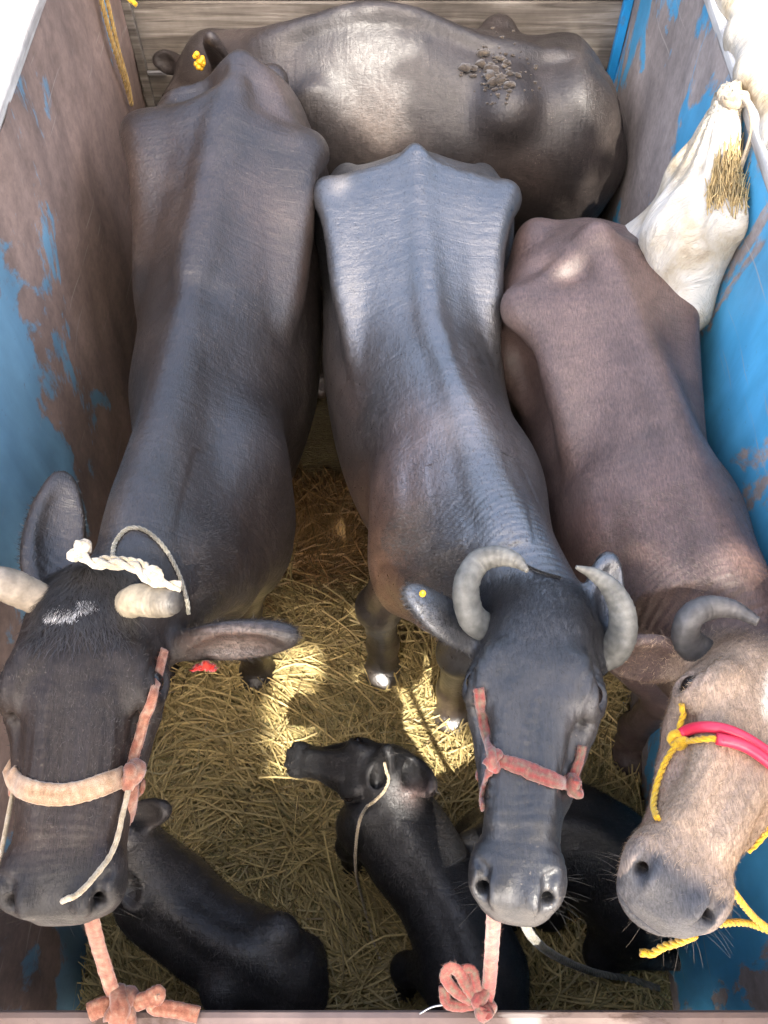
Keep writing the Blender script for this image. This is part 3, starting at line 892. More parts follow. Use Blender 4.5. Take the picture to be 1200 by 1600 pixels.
def ring_on(H, bv, y, th0, th1, n, off, zc=-.09, tilt=0.0):
    """points of a strap laid on the head surface round the axis at local y; angle 90 deg is the front of the face"""
    pts, nr = [], []
    for th in np.linspace(R(th0), R(th1), n):
        d = H.d((math.cos(th), 0, math.sin(th)))
        o = H.w((0, y + tilt * math.sin(th), zc))
        hit = bv.ray_cast(Vector(o + d * 0.35), Vector(-d))
        p = v3(hit[0]) if hit[0] is not None else o + d * .08
        pts.append(p + d * off); nr.append(d)
    return np.array(pts), np.array(nr)
def on_skin(bv, pts, off):
    out, nr = [], []
    for p in pts:
        loc, no, i, ds = bv.find_nearest(Vector(p))
        q = v3(loc); nn = v3(no)
        out.append(q + nn * off); nr.append(nn)
    return np.array(out), np.array(nr)
def smooth_path(p, it=3):
    p = p.copy()
    for _ in range(it): p[1:-1] = 0.5 * p[1:-1] + 0.25 * (p[:-2] + p[2:])
    return p

#ANIMALS
def trunk(spine, lft, rgt, zbot, zc, pt, ext=(), k=0.05, zoff=0.0, ymin=None):
    """spine/left/right outlines as (px, py, z); zbot, zc, pt as lists of (Y, value); ext = extra hidden stations (Y, X, ztop, w)"""
    sp = [P(*q) for q in spine]; lf = [P(*q) for q in lft]; rt = [P(*q) for q in rgt]
    Ys = np.array([p.y for p in sp])
    y0, y1 = Ys.min(), Ys.max()
    if ymin: y0 = ymin
    st = np.linspace(y0, y1, 16)
    cx = pchip(st, Ys, [p.x for p in sp]); zt = pchip(st, Ys, [p.z for p in sp]) + zoff
    xl = pchip(st, [p.y for p in lf], [p.x for p in lf]); xr = pchip(st, [p.y for p in rt], [p.x for p in rt])
    wl, wr = cx - xl, xr - cx
    for (Y, X, Z, W) in ext:
        st = np.append(st, Y); cx = np.append(cx, X); zt = np.append(zt, Z); wl = np.append(wl, W); wr = np.append(wr, W)
    o = np.argsort(st); st, cx, zt, wl, wr = st[o], cx[o], zt[o], wl[o], wr[o]
    f = lambda L: pchip(st, [q[0] for q in L], [q[1] for q in L])
    cxf = lambda y: float(pchip(np.array([y]), st, cx)[0]); ztf = lambda y: float(pchip(np.array([y]), st, zt)[0])
    wlf = lambda y: float(pchip(np.array([y]), st, wl)[0]); wrf = lambda y: float(pchip(np.array([y]), st, wr)[0])
    return loft(1, st, cx, wl, wr, zt, f(zbot), f(zc), f(pt), k), cxf, ztf, wlf, wrf
def ridge(pts, r, k=0.05, dz=-0.004):
    q = catmull([p + Vector((0, 0, dz)) for p in pts], 4)
    return [rc(q[i], q[i + 1], r, r, k) for i in range(len(q) - 1)]
def ledge(hk, s, cx, zt, wf, offs, r=.016, k=.05, hollow=True, hz=.13):
    """hip to loin: the ends of the short ribs make a shelf from the hook forward; offs = (dY, fraction of the half width, drop below the spine)"""
    pts = [np.array([hk.x, hk.y, hk.z])] + [np.array([cx(hk.y + dy) + s * f_ * wf(hk.y + dy), hk.y + dy, zt(hk.y + dy) - dr]) for dy, f_, dr in offs]
    q = catmull(pts, 5); out = []
    for i in range(len(q) - 1): out.append(rc(q[i], q[i + 1], r, r, k))
    for i in range(0, len(q), 1):
        out.append(rc(q[i], (cx(q[i][1]), q[i][1], zt(q[i][1]) - .018), r * .9, .014, k))
    if hollow:
        m = pts[1]
        out.append(el((m[0] + s * .055, m[1] - .02, m[2] - hz), (.055, .12, .085), None, .06, True))
    return out
def base_cols(V, base, seeds, mott, amt, f=7):
    c = np.tile(np.array(base, float), (len(V), 1))
    m = np.clip(n3(V, f, seeds) * 0.9 - 0.1, 0, 1) * amt
    m2 = np.clip(n3(V, f * 2.6, seeds + 9) * 0.8 + 0.2, 0, 1)
    m = (m * (0.4 + 0.6 * m2))[:, None]
    return c * (1 - m) + np.array(mott) * m
def blend(c, m, col):
    m = np.clip(m, 0, 1)[:, None]
    return c * (1 - m) + np.array(col) * m
def head_cols(c, V, H, wet, nose=(0.03, 0.03, 0.034), lim=.42):
    q = H.loc(V)
    inn = (np.abs(q[:, 0]) < .16) & (q[:, 1] > -.02) & (q[:, 1] < .6) & (q[:, 2] > -.3) & (q[:, 2] < .1)
    m = fade(q[:, 1], lim, lim + .05) * inn
    c = blend(c, m * .85, nose)
    wet[:] = np.maximum(wet, fade(q[:, 1], .455, .49) * inn * (q[:, 2] < -.01))
    e = np.minimum(np.linalg.norm(q - np.array([.098, .188, -.036]), axis=1), np.linalg.norm(q - np.array([-.098, .188, -.036]), axis=1))
    c = blend(c, (1 - fade(e, .02, .04)) * .8 * inn, (0.012, .011, .011))
    return c, q, inn
def rgba(c, wet): return np.hstack([c, wet[:, None]])
def normals_of(V, F):
    n_ = np.zeros_like(V)
    fn = np.cross(V[F[:, 2]] - V[F[:, 0]], V[F[:, 3]] - V[F[:, 1]])
    for k in range(4):
        for c in range(3): n_[:, c] += np.bincount(F[:, k], fn[:, c], len(V))
    return n_ / (np.linalg.norm(n_, axis=1)[:, None] + 1e-9)
def wrinkle(V, F, a, b, mask, pitch=0.021, amp=0.002, seed=3):
    """skin folds across the neck, running round the line a-b"""
    a, b = v3(a), v3(b); d = (b - a) / np.linalg.norm(b - a)
    t = (V - a) @ d
    ph = t + 0.016 * n3(V, 9, seed) + 0.006 * n3(V, 30, seed + 1)
    am = np.clip(0.5 + 0.8 * n3(V, 12, seed + 2), 0, 1.3)
    s = np.sin(ph / pitch * 2 * math.pi)
    V += normals_of(V, F) * ((np.abs(s) ** 0.7 * np.sign(s)) * amp * am * mask)[:, None]
    return V
def veins(V, F, lines):
    n_ = normals_of(V, F)
    for pts, r, amp in lines:
        q = catmull(pts, 6)
        d = np.min([np.linalg.norm(V - x, axis=1) for x in q], axis=0)
        V += n_ * (amp * np.exp(-(d / r) ** 2))[:, None]
    return V
def face_wrinkles(V, F, H, W, seed=5):
    """skin folds round the eyes, across the nose bridge and lines on the muzzle"""
    q = H.loc(V); n_ = normals_of(V, F)
    near = (np.abs(q[:, 0]) < .15) & (q[:, 1] > 0) & (q[:, 1] < .56) & (q[:, 2] > -.26)
    o = np.zeros(len(V))
    for s in (-1, 1):
        e = np.linalg.norm((q - np.array([s * .098 * W, .192, -.036])) / np.array([1, 1.15, 1]), axis=1)
        o += np.sin((e + .004 * n3(V, 40, seed)) / .0125 * 6.283) * .0013 * np.exp(-((e - .040) / .017) ** 2)
        o += .004 * np.exp(-((e - .0265) / .005) ** 2)                       # lid rim
    t = q[:, 1] + .012 * n3(V, 22, seed + 1)
    o += np.sin(t / .014 * 6.283) * .0007 * np.exp(-((q[:, 1] - .42) / .05) ** 2) * (q[:, 2] > -.09)
    o += np.sin((q[:, 0] + .006 * n3(V, 18, seed + 2)) / .016 * 6.283) * .0009 * np.exp(-((q[:, 1] - .31) / .07) ** 2)
    o += .0009 * n3(V, 75, seed + 3) * np.exp(-((q[:, 1] - .49) / .03) ** 2)
    return V + n_ * (o * near)[:, None]
HB, HH = 0.0095, 0.0050

# ================================================================== buffalo B (slate grey, curled horns)
def build_B():
    spine = [(650, 226, 1.35), (655, 300, 1.325), (663, 400, 1.29), (672, 490, 1.275), (692, 560, 1.28), (728, 660, 1.30), (755, 760, 1.315), (785, 830, 1.33)]
    lft = [(505, 290, 1.22), (508, 380, 1.12), (510, 470, 1.0), (505, 560, .92), (515, 640, .92), (548, 740, .92), (588, 800, .92), (592, 880, .9), (640, 960, .9)]
    rgt = [(800, 300, 1.22), (790, 380, 1.17), (786, 450, 1.12), (797, 540, 1.08), (810, 640, 1.08), (815, 720, 1.1), (822, 800, 1.12), (828, 860, 1.16)]
    T, cx, zt, wl, wr = trunk(spine, lft, rgt, [(.8, .80), (.95, .58), (1.2, .47), (1.5, .46), (1.8, .62), (2.2, .9)],
              [(.8, 1.06), (1.0, .93), (1.3, .88), (1.6, .93), (1.85, 1.05), (2.2, 1.0)], [(.8, 2.0), (1.1, 1.95), (1.35, 1.85), (1.6, 1.95), (1.85, 2.3), (2.2, 2.0)],
              ext=[(2.1, .09, 1.20, .14), (2.17, .09, 1.08, .09)], zoff=-.006)
    sp = [P(*q) for q in spine]
    H = Head(P(848, 902, 1.40), P(800, 1410, 1.445), (-.16, 0.05, 1))
    pr = [T]
    pr += ridge(sp[3:], .008, .03, .007) + ridge(sp[:4], .006, .04, -.005)
    late = []
    hkL, hkR = P(512, 303, 1.255), P(790, 308, 1.255); sac = P(650, 236, 1.34)
    for hk, s in ((hkL, -1), (hkR, 1)):
        pr.append(el(hk + Vector((-s * .004, 0, .004)), (.024, .036, .022), None, .035))
        pr.append(rc(hk, sac + Vector((0, -.02, -.012)), .016, .016, .05))
        pr.append(el((hk.x - s * .025, hk.y - .05, hk.z - .13), (.05, .15, .13), None, .08))
        late += ledge(hk, s, cx, zt, wl if s < 0 else wr, ((-.09, .85, .055), (-.20, .77, .060), (-.31, .71, .085), (-.43, .64, .14), (-.54, .55, .18)), .015, .045)
        pr.append(el((hk.x - s * .045, 2.02, .92), (.10, .17, .30), None, .07))
        pr.append(el((hk.x - s * .125, hk.y + .145, 1.34), (.10, .10, .085), None, .05, True))
        pr += leg_prims((hk.x - s * .06, 2.02, .75), (hk.x - s * .05, 2.10, .46), (hk.x - s * .05, 2.08, .13), (hk.x - s * .05, 2.04, .05), (.09, .055, .04, .048))
    # shoulder blades, ribs, neck, brisket
    for s, x in ((-1, cx(1.0) - wl(1.0) * .66), (1, cx(1.0) + wr(1.0) * .72)):
        pr.append(el((x, 1.05, .97), (.05, .10, .2), rotx(.25), .10))
        pr.append(el((x + s * .012, .98, .80), (.065, .085, .12), None, .06))
    nb = Vector((cx(.98), 1.0, 1.14))
    pr.append(rc((cx(1.5), 1.5, 1.0), (cx(1.08), 1.08, 1.085), .12, .155, .10)); pr.append(rc((cx(1.08), 1.08, 1.085), H.w((0, .04, -.115)), .155, .085, .10))
    pr.append(rc((cx(1.35), 1.35, 1.21), H.w((0, .01, -.075)), .035, .05, .09))
    pr.append(rc((cx(.98) - .03, 1.0, .92), H.w((0, .06, -.16)), .14, .065, .12))
    pr += late
    fl = P(598, 1035, .05); fr = P(706, 1105, .05)
    pr += leg_prims((cx(1.0) - .11, 1.05, .80), (fl.x - .01, fl.y + .02, .45), (fl.x, fl.y + .03, .14), fl, (.085, .058, .044, .054))
    pr += leg_prims((cx(1.0) + .06, 1.0, .80), (fr.x, fr.y + .03, .45), (fr.x, fr.y + .03, .14), fr, (.085, .058, .044, .054))
    pr += head_prims(H, .95, .92)
    pr += ear_prims(H.w((.085, .10, -.10)), P(636, 922, 1.35), (-.1, -.35, -.9), .046)
    pr += ear_prims(H.w((-.10, .075, -.10)), P(952, 868, 1.34), (.1, -.6, .6), .040)
    V, F = skin(pr, HB, (1, 1.02), HH)
    hw = v3(H.w((0, 0, -.1)))
    mk = fade(V[:, 2], .95, 1.15) * np.exp(-(((V - (v3(nb) * .35 + hw * .65)) / np.array([.2, .13, .3])) ** 2).sum(1)) * 1.6
    V = wrinkle(V, F, nb, H.w((0, 0, -.1)), np.clip(mk, 0, 1), .013, .0008)
    V = veins(V, F, [([H.w((.03, .2, 0)), H.w((.045, .30, -.01)), H.w((.05, .40, -.03))], .006, .004), ([H.w((-.01, .22, 0)), H.w((.005, .32, -.01)), H.w((-.01, .40, -.02))], .007, .003)])
    V = face_wrinkles(V, F, H, .95)
    c = base_cols(V, (.017, .0170, .0180), 11, (.080, .050, .040), .75, 7)
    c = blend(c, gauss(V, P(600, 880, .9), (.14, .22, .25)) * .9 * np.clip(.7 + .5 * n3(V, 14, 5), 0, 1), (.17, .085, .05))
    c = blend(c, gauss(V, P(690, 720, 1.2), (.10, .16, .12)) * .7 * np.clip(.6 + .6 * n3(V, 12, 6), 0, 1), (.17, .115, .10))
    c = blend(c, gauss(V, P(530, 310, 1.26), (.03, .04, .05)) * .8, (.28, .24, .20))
    wet = np.zeros(len(V)); c, q, inn = head_cols(c, V, H, wet, (.012, .012, .014))
    c = blend(c, (V[:, 2] < .075) * 1.0, (.06, .048, .04))
    root, body, bv = animal('buffalo', V, F, rgba(c, wet), M['hideB'], (.1, 1.4, 0), 'slate black buffalo with curled horns and a pink halter, bony pale-sheened hips', 'buffalo', 'adult buffaloes in the truck', H)
    eyes(root, H, .95)
    hc0, hc1 = (.065, .069, .067), (.17, .16, .135)
    horn(root, [H.w((.03, .07, -.10)), P(770, 985, 1.325), P(738, 965, 1.355), P(728, 918, 1.395), P(746, 880, 1.405), P(778, 869, 1.415), P(806, 876, 1.425), P(824, 892, 1.43)], [.026, .029, .0295, .028, .0255, .022, .016, .005], hc0, hc1)
    horn(root, [H.w((-.03, .10, -.10)), P(945, 1022, 1.325), P(970, 996, 1.365), P(972, 955, 1.40), P(955, 920, 1.42), P(930, 898, 1.43), P(900, 886, 1.44)], [.028, .031, .030, .027, .022, .015, .004], hc0, hc1)
    nor = normals_of(V, F)
    sel = np.clip(1 - fade(q[:, 1], .02, .16), 0, 1) * inn * (nor[:, 2] > -.2) * (q[:, 2] > -.16) + 1e-9
    fwd = H.d((0, 1, 0))
    hair('forelock_hair', body, V, nor, sel, 11000, .014, lambda v: np.tile(fwd, (len(v), 1)), lambda v: np.tile([.03, .03, .033], (len(v), 1)), M['hair'], .0003, .3, .35)
    selb = ((V[:, 2] > .7) & (nor[:, 2] > -.3)).astype(float) * (1 - .9 * fade(q[:, 1], .38, .42) * inn)
    hair('ear_hair', body, V, nor, ((np.abs(q[:, 0]) > .15) & (np.abs(q[:, 0]) < .36) & (q[:, 1] > -.2) & (q[:, 1] < .22) & (q[:, 2] > -.24)).astype(float) + 1e-9, 5000, .012, lambda v: H.d((1, 0, 0)) * np.sign(H.loc(v)[:, :1]), lambda v: np.tile([.035, .034, .035], (len(v), 1)), M['hair'], .0003, .5, .5)
    hair('coat_hair', body, V, nor, selb, 26000, .007, lambda v: np.tile([0., .5, -.35], (len(v), 1)), lambda v: np.tile([.030, .027, .026], (len(v), 1)), M['hair'], .0004, .2, .3)
    whiskers(body, H, bv, 60)
    # small yellow ear stud
    e = P(660, 928, 1.39)
    tube('ear_tag', [e, e + Vector((0, -.004, .012)), e + Vector((0, -.006, .02))], [.006, .006, .003], M['tag'], root, 10)
    return root, H, bv

# ================================================================== buffalo A (black, stub horns, white star)
def build_A():
    dz = .03
    spine = [(375, 92, 1.37 + dz), (362, 150, 1.355 + dz), (345, 220, 1.33 + dz), (322, 330, 1.30 + dz), (300, 430, 1.28 + dz), (278, 560, 1.28 + dz), (258, 660, 1.30 + dz), (240, 740, 1.33 + dz), (222, 800, 1.36 + dz)]
    lft = [(216, 200, 1.25), (218, 300, 1.2), (212, 400, 1.16), (194, 500, 1.12), (184, 580, 1.10), (188, 650, 1.12), (206, 730, 1.18), (220, 800, 1.25)]
    rgt = [(488, 200, 1.22), (490, 280, 1.12), (492, 360, 1.05), (500, 440, .96), (500, 540, .92), (484, 620, .90), (440, 720, .90), (418, 800, .88), (400, 880, .85)]
    T, cx, zt, wl, wr = trunk(spine, lft, rgt, [(.8, .85), (1.0, .58), (1.3, .46), (1.7, .46), (2.05, .62), (2.4, .9)],
              [(.8, 1.08), (1.05, .93), (1.5, .90), (1.85, .95), (2.1, 1.08), (2.4, 1.05)], [(.8, 2.2), (1.15, 2.0), (1.5, 1.9), (1.8, 1.95), (2.1, 2.3), (2.4, 2.2)],
              ext=[(2.30, -.42, 1.22, .12), (2.38, -.42, 1.08, .08)], zoff=-.004)
    sp = [P(*q) for q in spine]
    H = Head(P(140, 882, 1.50), P(68, 1432, 1.47), (.06, .0, 1))
    pr = [T] + ridge(sp, .007, .05, -.006)
    late = []
    hkL, hkR = P(222, 207, 1.265), P(482, 238, 1.26); sac = P(378, 100, 1.375)
    for hk, s in ((hkL, -1), (hkR, 1)):
        pr.append(el(hk, (.024, .038, .024), None, .04))
        pr.append(rc(hk, sac, .018, .016, .06))
        pr.append(el((hk.x - s * .025, hk.y - .05, hk.z - .13), (.05, .16, .13), None, .08))
        late += ledge(hk, s, cx, zt, wl if s < 0 else wr, ((-.10, .86, .085), (-.24, .79, .105), (-.40, .72, .15), (-.52, .62, .19)), .016, .07, True, .12)
        pr.append(el((hk.x - s * .05, 2.20, .88), (.10, .14, .28), None, .07))
        pr += leg_prims((hk.x - s * .06, 2.24, .75), (hk.x - s * .05, 2.30, .46), (hk.x - s * .05, 2.28, .13), (hk.x - s * .05, 2.25, .05), (.09, .055, .04, .048))
    pr.append(el(P(425, 128, 1.26), (.05, .05, .05), None, .08))
    pr.append(el(P(287, 132, 1.37), (.085, .09, .06), None, .07, True))
    for s, x in ((-1, cx(1.1) - wl(1.1) * .66), (1, cx(1.1) + wr(1.1) * .72)):
        pr.append(el((x + (.03 if s < 0 else 0), 1.14, .98), (.045, .11, .2), rotx(.25), .10))
        pr.append(el((x + s * .01, 1.05, .78), (.065, .085, .13), None, .06))
    nb = Vector((cx(1.0), 1.05, 1.15))
    pr.append(rc((cx(1.55) + .03, 1.55, 1.02), (cx(1.12) + .07, 1.12, 1.11), .12, .135, .10)); pr.append(rc((cx(1.12) + .07, 1.12, 1.11), H.w((-.05, .04, -.125)), .135, .078, .10))
    pr.append(rc((cx(1.4), 1.4, 1.25), H.w((-.03, .0, -.09)), .035, .05, .09))
    pr.append(rc((cx(1.0) + .09, 1.05, .94), H.w((-.05, .06, -.18)), .135, .065, .12))
    pr += late
    fr = P(402, 1040, .05); fl = P(250, 1030, .05)
    pr += leg_prims((cx(1.05) + .12, 1.08, .80), (fr.x - .01, fr.y + .03, .45), (fr.x, fr.y + .03, .14), fr, (.09, .06, .045, .055))
    pr += leg_prims((cx(1.05) - .13, 1.08, .80), (fl.x, fl.y + .03, .45), (fl.x, fl.y + .03, .14), fl, (.09, .06, .045, .055))
    pr += head_prims(H, 1.16, 1.28)
    pr += ear_prims(H.w((-.115, .105, -.11)), P(460, 992, 1.42), H.d((0, .9, .30)), .050)
    pr += ear_prims(H.w((.10, .06, -.13)), P(98, 742, 1.36), (.35, -.75, .45), .060)
    V, F = skin(pr, HB, (1, 1.02), HH)
    hw = v3(H.w((0, 0, -.1)))
    mk = fade(V[:, 2], .9, 1.1) * np.exp(-(((V - (v3(nb) * .5 + hw * .5)) / np.array([.26, .17, .35])) ** 2).sum(1)) * 1.7
    V = wrinkle(V, F, nb, hw, np.clip(mk, 0, 1), .018, .0020)
    V = veins(V, F, [([H.w((-.055, .19, .0)), H.w((-.06, .27, -.02)), H.w((-.05, .36, -.03))], .010, .004), ([H.w((.03, .17, .005)), H.w((.035, .26, 0)), H.w((.03, .34, -.01))], .008, .003)])
    V = face_wrinkles(V, F, H, 1.16, 25)
    c = base_cols(V, (.0140, .0105, .0092), 21, (.060, .038, .028), .55, 6)
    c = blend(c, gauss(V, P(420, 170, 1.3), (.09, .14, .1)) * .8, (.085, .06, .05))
    wet = np.zeros(len(V)); c, q, inn = head_cols(c, V, H, wet, (.011, .011, .012))
    star = np.maximum(1 - fade(np.linalg.norm((q[:, :2] - np.array([.035, .086])) / np.array([.026, .009]), axis=1) + .25 * n3(V, 160, 2), .7, 1.1),
                      1 - fade(np.linalg.norm((q[:, :2] - np.array([-.008, .075])) / np.array([.013, .008]), axis=1) + .25 * n3(V, 160, 4), .7, 1.1)) * inn * (q[:, 2] > -.05)
    c = blend(c, star, (.75, .73, .70))
    ein = gauss(V, P(370, 1000, 1.42), (.07, .04, .06)) * inn * 0 
    c = blend(c, gauss(V, P(365, 1003, 1.42), (.06, .018, .05)) * .55, (.20, .12, .09))
    root, body, bv = animal('buffalo', V, F, rgba(c, wet), M['hideA'], (-.45, 1.5, 0), 'large black-brown buffalo with stub horns and small white forehead star, beside the brown wall', 'buffalo', 'adult buffaloes in the truck', H)
    eyes(root, H, 1.16)
    horn(root, [H.w((-.04, .055, -.07)), P(212, 938, 1.51), P(240, 940, 1.53), P(264, 941, 1.545), P(276, 942, 1.55)], [.026, .0275, .0265, .024, .017], (.27, .22, .15), (.05, .045, .04), 6, .95)
    horn(root, [H.w((.05, .055, -.07)), P(22, 918, 1.51), P(-15, 908, 1.53), P(-45, 895, 1.55)], [.028, .029, .027, .017], (.26, .21, .15), (.14, .12, .1), 6, .95)
    nor = normals_of(V, F); fwd = H.d((0, 1, 0))
    sel = np.clip(1 - fade(q[:, 1], .05, .15), 0, 1) * inn * (np.abs(q[:, 0]) < .075) * (q[:, 2] > -.12) * (1 - np.clip(star, 0, 1)) + 1e-9
    hair('forelock_hair', body, V, nor, sel, 6000, .024, lambda v: fwd + .6 * H.d((1, 0, 0)) * np.sign(H.loc(v)[:, :1] - .01) * .5, lambda v: np.tile([.030, .027, .026], (len(v), 1)), M['hair'], .0006, .35, .3)
    hair('star_hair', body, V, nor, np.clip(star, 0, 1) + 1e-9, 900, .007, lambda v: np.tile(fwd, (len(v), 1)), lambda v: np.tile([.8, .77, .73], (len(v), 1)), M['hair'], .0006, .5, .3)
    selb = ((V[:, 2] > .7) & (nor[:, 2] > -.3)).astype(float) * (1 - .9 * fade(q[:, 1], .38, .42) * inn)
    hair('ear_hair', body, V, nor, ((np.abs(q[:, 0]) > .15) & (np.abs(q[:, 0]) < .36) & (q[:, 1] > -.2) & (q[:, 1] < .22) & (q[:, 2] > -.24)).astype(float) + 1e-9, 5000, .012, lambda v: H.d((1, 0, 0)) * np.sign(H.loc(v)[:, :1]), lambda v: np.tile([.03, .026, .024], (len(v), 1)), M['hair'], .0003, .5, .5)
    hair('coat_hair', body, V, nor, selb, 26000, .007, lambda v: np.tile([0., .5, -.35], (len(v), 1)), lambda v: np.tile([.032, .027, .025], (len(v), 1)), M['hair'], .0004, .2, .3)
    whiskers(body, H, bv, 60)
    return root, H, bv

# ================================================================== buffalo C (brown, tan face)
def build_C():
    spine = [(930, 362, 1.33), (945, 400, 1.315), (968, 460, 1.295), (1010, 560, 1.285), (1058, 690, 1.30), (1100, 820, 1.32), (1130, 900, 1.34)]
    lft = [(815, 400, 1.2), (808, 470, 1.14), (815, 540, 1.0), (815, 640, .95), (826, 740, .93), (840, 830, .92), (870, 910, .92), (920, 980, .95)]
    rgt = [(1058, 430, 1.22), (1068, 500, 1.2), (1082, 580, 1.18), (1115, 680, 1.18), (1145, 770, 1.2), (1172, 850, 1.22), (1190, 920, 1.25)]
    T, cx, zt, wl, wr = trunk(spine, lft, rgt, [(.7, .85), (.9, .60), (1.15, .48), (1.4, .48), (1.65, .65), (1.95, .9)],
              [(.7, 1.08), (.9, .95), (1.2, .90), (1.45, .95), (1.65, 1.06), (1.95, 1.0)], [(.7, 2.2), (1.0, 1.95), (1.25, 1.85), (1.5, 1.95), (1.7, 2.2), (2.0, 2.0)],
              ext=[(1.85, .53, 1.20, .15), (1.92, .53, 1.08, .10)], zoff=-.004)
    sp = [P(*q) for q in spine]
    H = Head(P(1246, 992, 1.37), P(1068, 1398, 1.50), (.12, .1, 1))
    pr = [T] + ridge(sp, .007, .05, -.006)
    late = []
    hkL, hkR = P(812, 478, 1.225), P(1055, 446, 1.245); sac = P(930, 372, 1.32)
    for hk, s in ((hkL, -1), (hkR, 1)):
        pr.append(el(hk, (.024, .036, .024), None, .04))
        pr.append(rc(hk, sac, .018, .018, .05))
        pr.append(el((hk.x - s * .025, hk.y - .03, hk.z - .13), (.05, .15, .13), None, .08))
        late += ledge(hk, s, cx, zt, wl if s < 0 else wr, ((-.09, .86, .065), (-.20, .78, .080), (-.32, .70, .12), (-.43, .60, .17)), .015, .055)
        pr.append(el((hk.x - s * .05, hk.y + .12, .95), (.09, .17, .28), None, .08))
        pr += leg_prims((hk.x - s * .06, 1.78, .75), (hk.x - s * .06, 1.84, .46), (hk.x - s * .06, 1.83, .13), (hk.x - s * .06, 1.80, .05), (.09, .055, .04, .048))
    pr.append(el(P(836, 378, 1.19), (.05, .06, .06), None, .07))
    pr.append(el((sac.x - .10, sac.y + .12, 1.35), (.08, .10, .06), None, .05, True)); pr.append(el((sac.x + .10, sac.y + .12, 1.34), (.08, .09, .07), None, .05, True))
    for s, x in ((-1, cx(.9) - wl(.9) * .7), (1, cx(.9) + wr(.9) * .62)):
        pr.append(el((x, .95, .98), (.05, .10, .19), rotx(.25), .10))
        pr.append(el((x, .88, .80), (.065, .085, .12), None, .06))
    nb = Vector((cx(.88), .92, 1.15))
    pr.append(rc((cx(1.35), 1.35, 1.0), (cx(.97), .98, 1.085), .12, .155, .10)); pr.append(rc((cx(.97), .98, 1.085), H.w((0, .04, -.115)), .155, .085, .10))
    pr.append(rc((cx(1.25), 1.25, 1.22), H.w((0, .01, -.085)), .035, .05, .09))
    pr.append(rc((cx(.9) - .03, .92, .92), H.w((0, .06, -.17)), .14, .07, .12))
    pr += late
    fl = P(985, 1165, .05); fr = P(1080, 1120, .05)
    pr += leg_prims((cx(.9) - .13, .92, .80), (fl.x + .01, fl.y + .03, .45), (fl.x, fl.y + .03, .14), fl, (.085, .058, .044, .054))
    pr += leg_prims((cx(.9) + .10, .92, .80), (fr.x, fr.y + .03, .45), (fr.x, fr.y + .03, .14), fr, (.085, .058, .044, .054))
    pr += head_prims(H, 1.04, 1.03)
    pr += ear_prims(H.w((.10, .085, -.10)), P(944, 1022, 1.30), (0, -.80, .45), .056)
    pr += ear_prims(H.w((-.10, .08, -.12)), P(1262, 980, 1.38), H.d((.1, .55, .6)), .050)
    V, F = skin(pr, HB, (1, .92), HH)
    hw = v3(H.w((0, 0, -.1)))
    mk = fade(V[:, 2], .95, 1.15) * np.exp(-(((V - (v3(nb) * .4 + hw * .6)) / np.array([.2, .11, .3])) ** 2).sum(1)) * 1.7
    V = wrinkle(V, F, nb, hw, np.clip(mk, 0, 1), .017, .0018)
    V = face_wrinkles(V, F, H, 1.04, 45)
    c = base_cols(V, (.080, .052, .045), 31, (.21, .105, .075), .85, 6)
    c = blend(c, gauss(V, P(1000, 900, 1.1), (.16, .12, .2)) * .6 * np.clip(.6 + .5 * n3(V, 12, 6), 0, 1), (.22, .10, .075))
    wet = np.zeros(len(V))
    q = H.loc(V)
    hm = fade(q[:, 1], .01, .09) * (np.abs(q[:, 0]) < .2) * fade(q[:, 2], -.26, -.12) * (q[:, 1] < .6)
    ear = fade(np.abs(q[:, 0]), .115, .15)
    c = blend(c, hm * (1 - ear), (.33, .235, .165))
    c = blend(c, hm * (1 - ear) * gauss(q, (.07, .30, -.11), (.05, .13, .05)) * .8, (.24, .115, .10))
    c, q, inn = head_cols(c, V, H, wet, (.16, .135, .12), .43)
    c = blend(c, fade(q[:, 1], .465, .492) * inn * (np.abs(q[:, 0]) < .062) * (q[:, 2] < -.02), (.065, .064, .068))
    c = blend(c, (1 - fade(np.linalg.norm((q - np.array([-.012, .13, 0])) / np.array([.032, .055, .06]), axis=1) + .25 * n3(V, 60, 2), .7, 1.1)) * inn, (.7, .63, .52))
    ed = np.linalg.norm(q - np.array([.100, .188, -.036]), axis=1)
    c = blend(c, (1 - fade(ed, .032, .048)) * fade(ed, .020, .026) * .8, (.34, .24, .18))
    root, body, bv = animal('buffalo', V, F, rgba(c, wet), M['hideC'], (.58, 1.25, 0), 'brown buffalo with tan face and pale forehead patch, red tube and yellow rope halter', 'buffalo', 'adult buffaloes in the truck', H)
    eyes(root, H, 1.04, .0215)
    horn(root, [H.w((.03, .06, -.09)), P(1100, 1022, 1.31), P(1073, 998, 1.34), P(1078, 966, 1.38), P(1106, 950, 1.385), P(1145, 952, 1.39), P(1185, 972, 1.40)], [.028, .031, .031, .029, .027, .020, .010], (.045, .045, .047), (.09, .083, .078))
    horn(root, [H.w((-.075, .045, -.075)), P(1262, 1000, 1.41), P(1275, 960, 1.41), P(1255, 930, 1.41), P(1222, 935, 1.42)], [.036, .035, .031, .024, .01], (.085, .085, .088), (.13, .12, .115))
    nor = normals_of(V, F); fwd = H.d((0, 1, 0))
    sel = hm * (1 - .8 * ear) * (1 - fade(q[:, 1], .45, .48)) * (q[:, 2] > -.2) + 1e-9
    up = H.d((0, -1, 0))
    def cc(v):
        qq = H.loc(v)
        k = (1 - fade(np.linalg.norm((qq - np.array([-.012, .13, 0])) / np.array([.035, .06, .06]), axis=1), .7, 1.2))[:, None]
        return np.array([[.38, .275, .185]]) * (1 - k) + np.array([[.6, .52, .4]]) * k
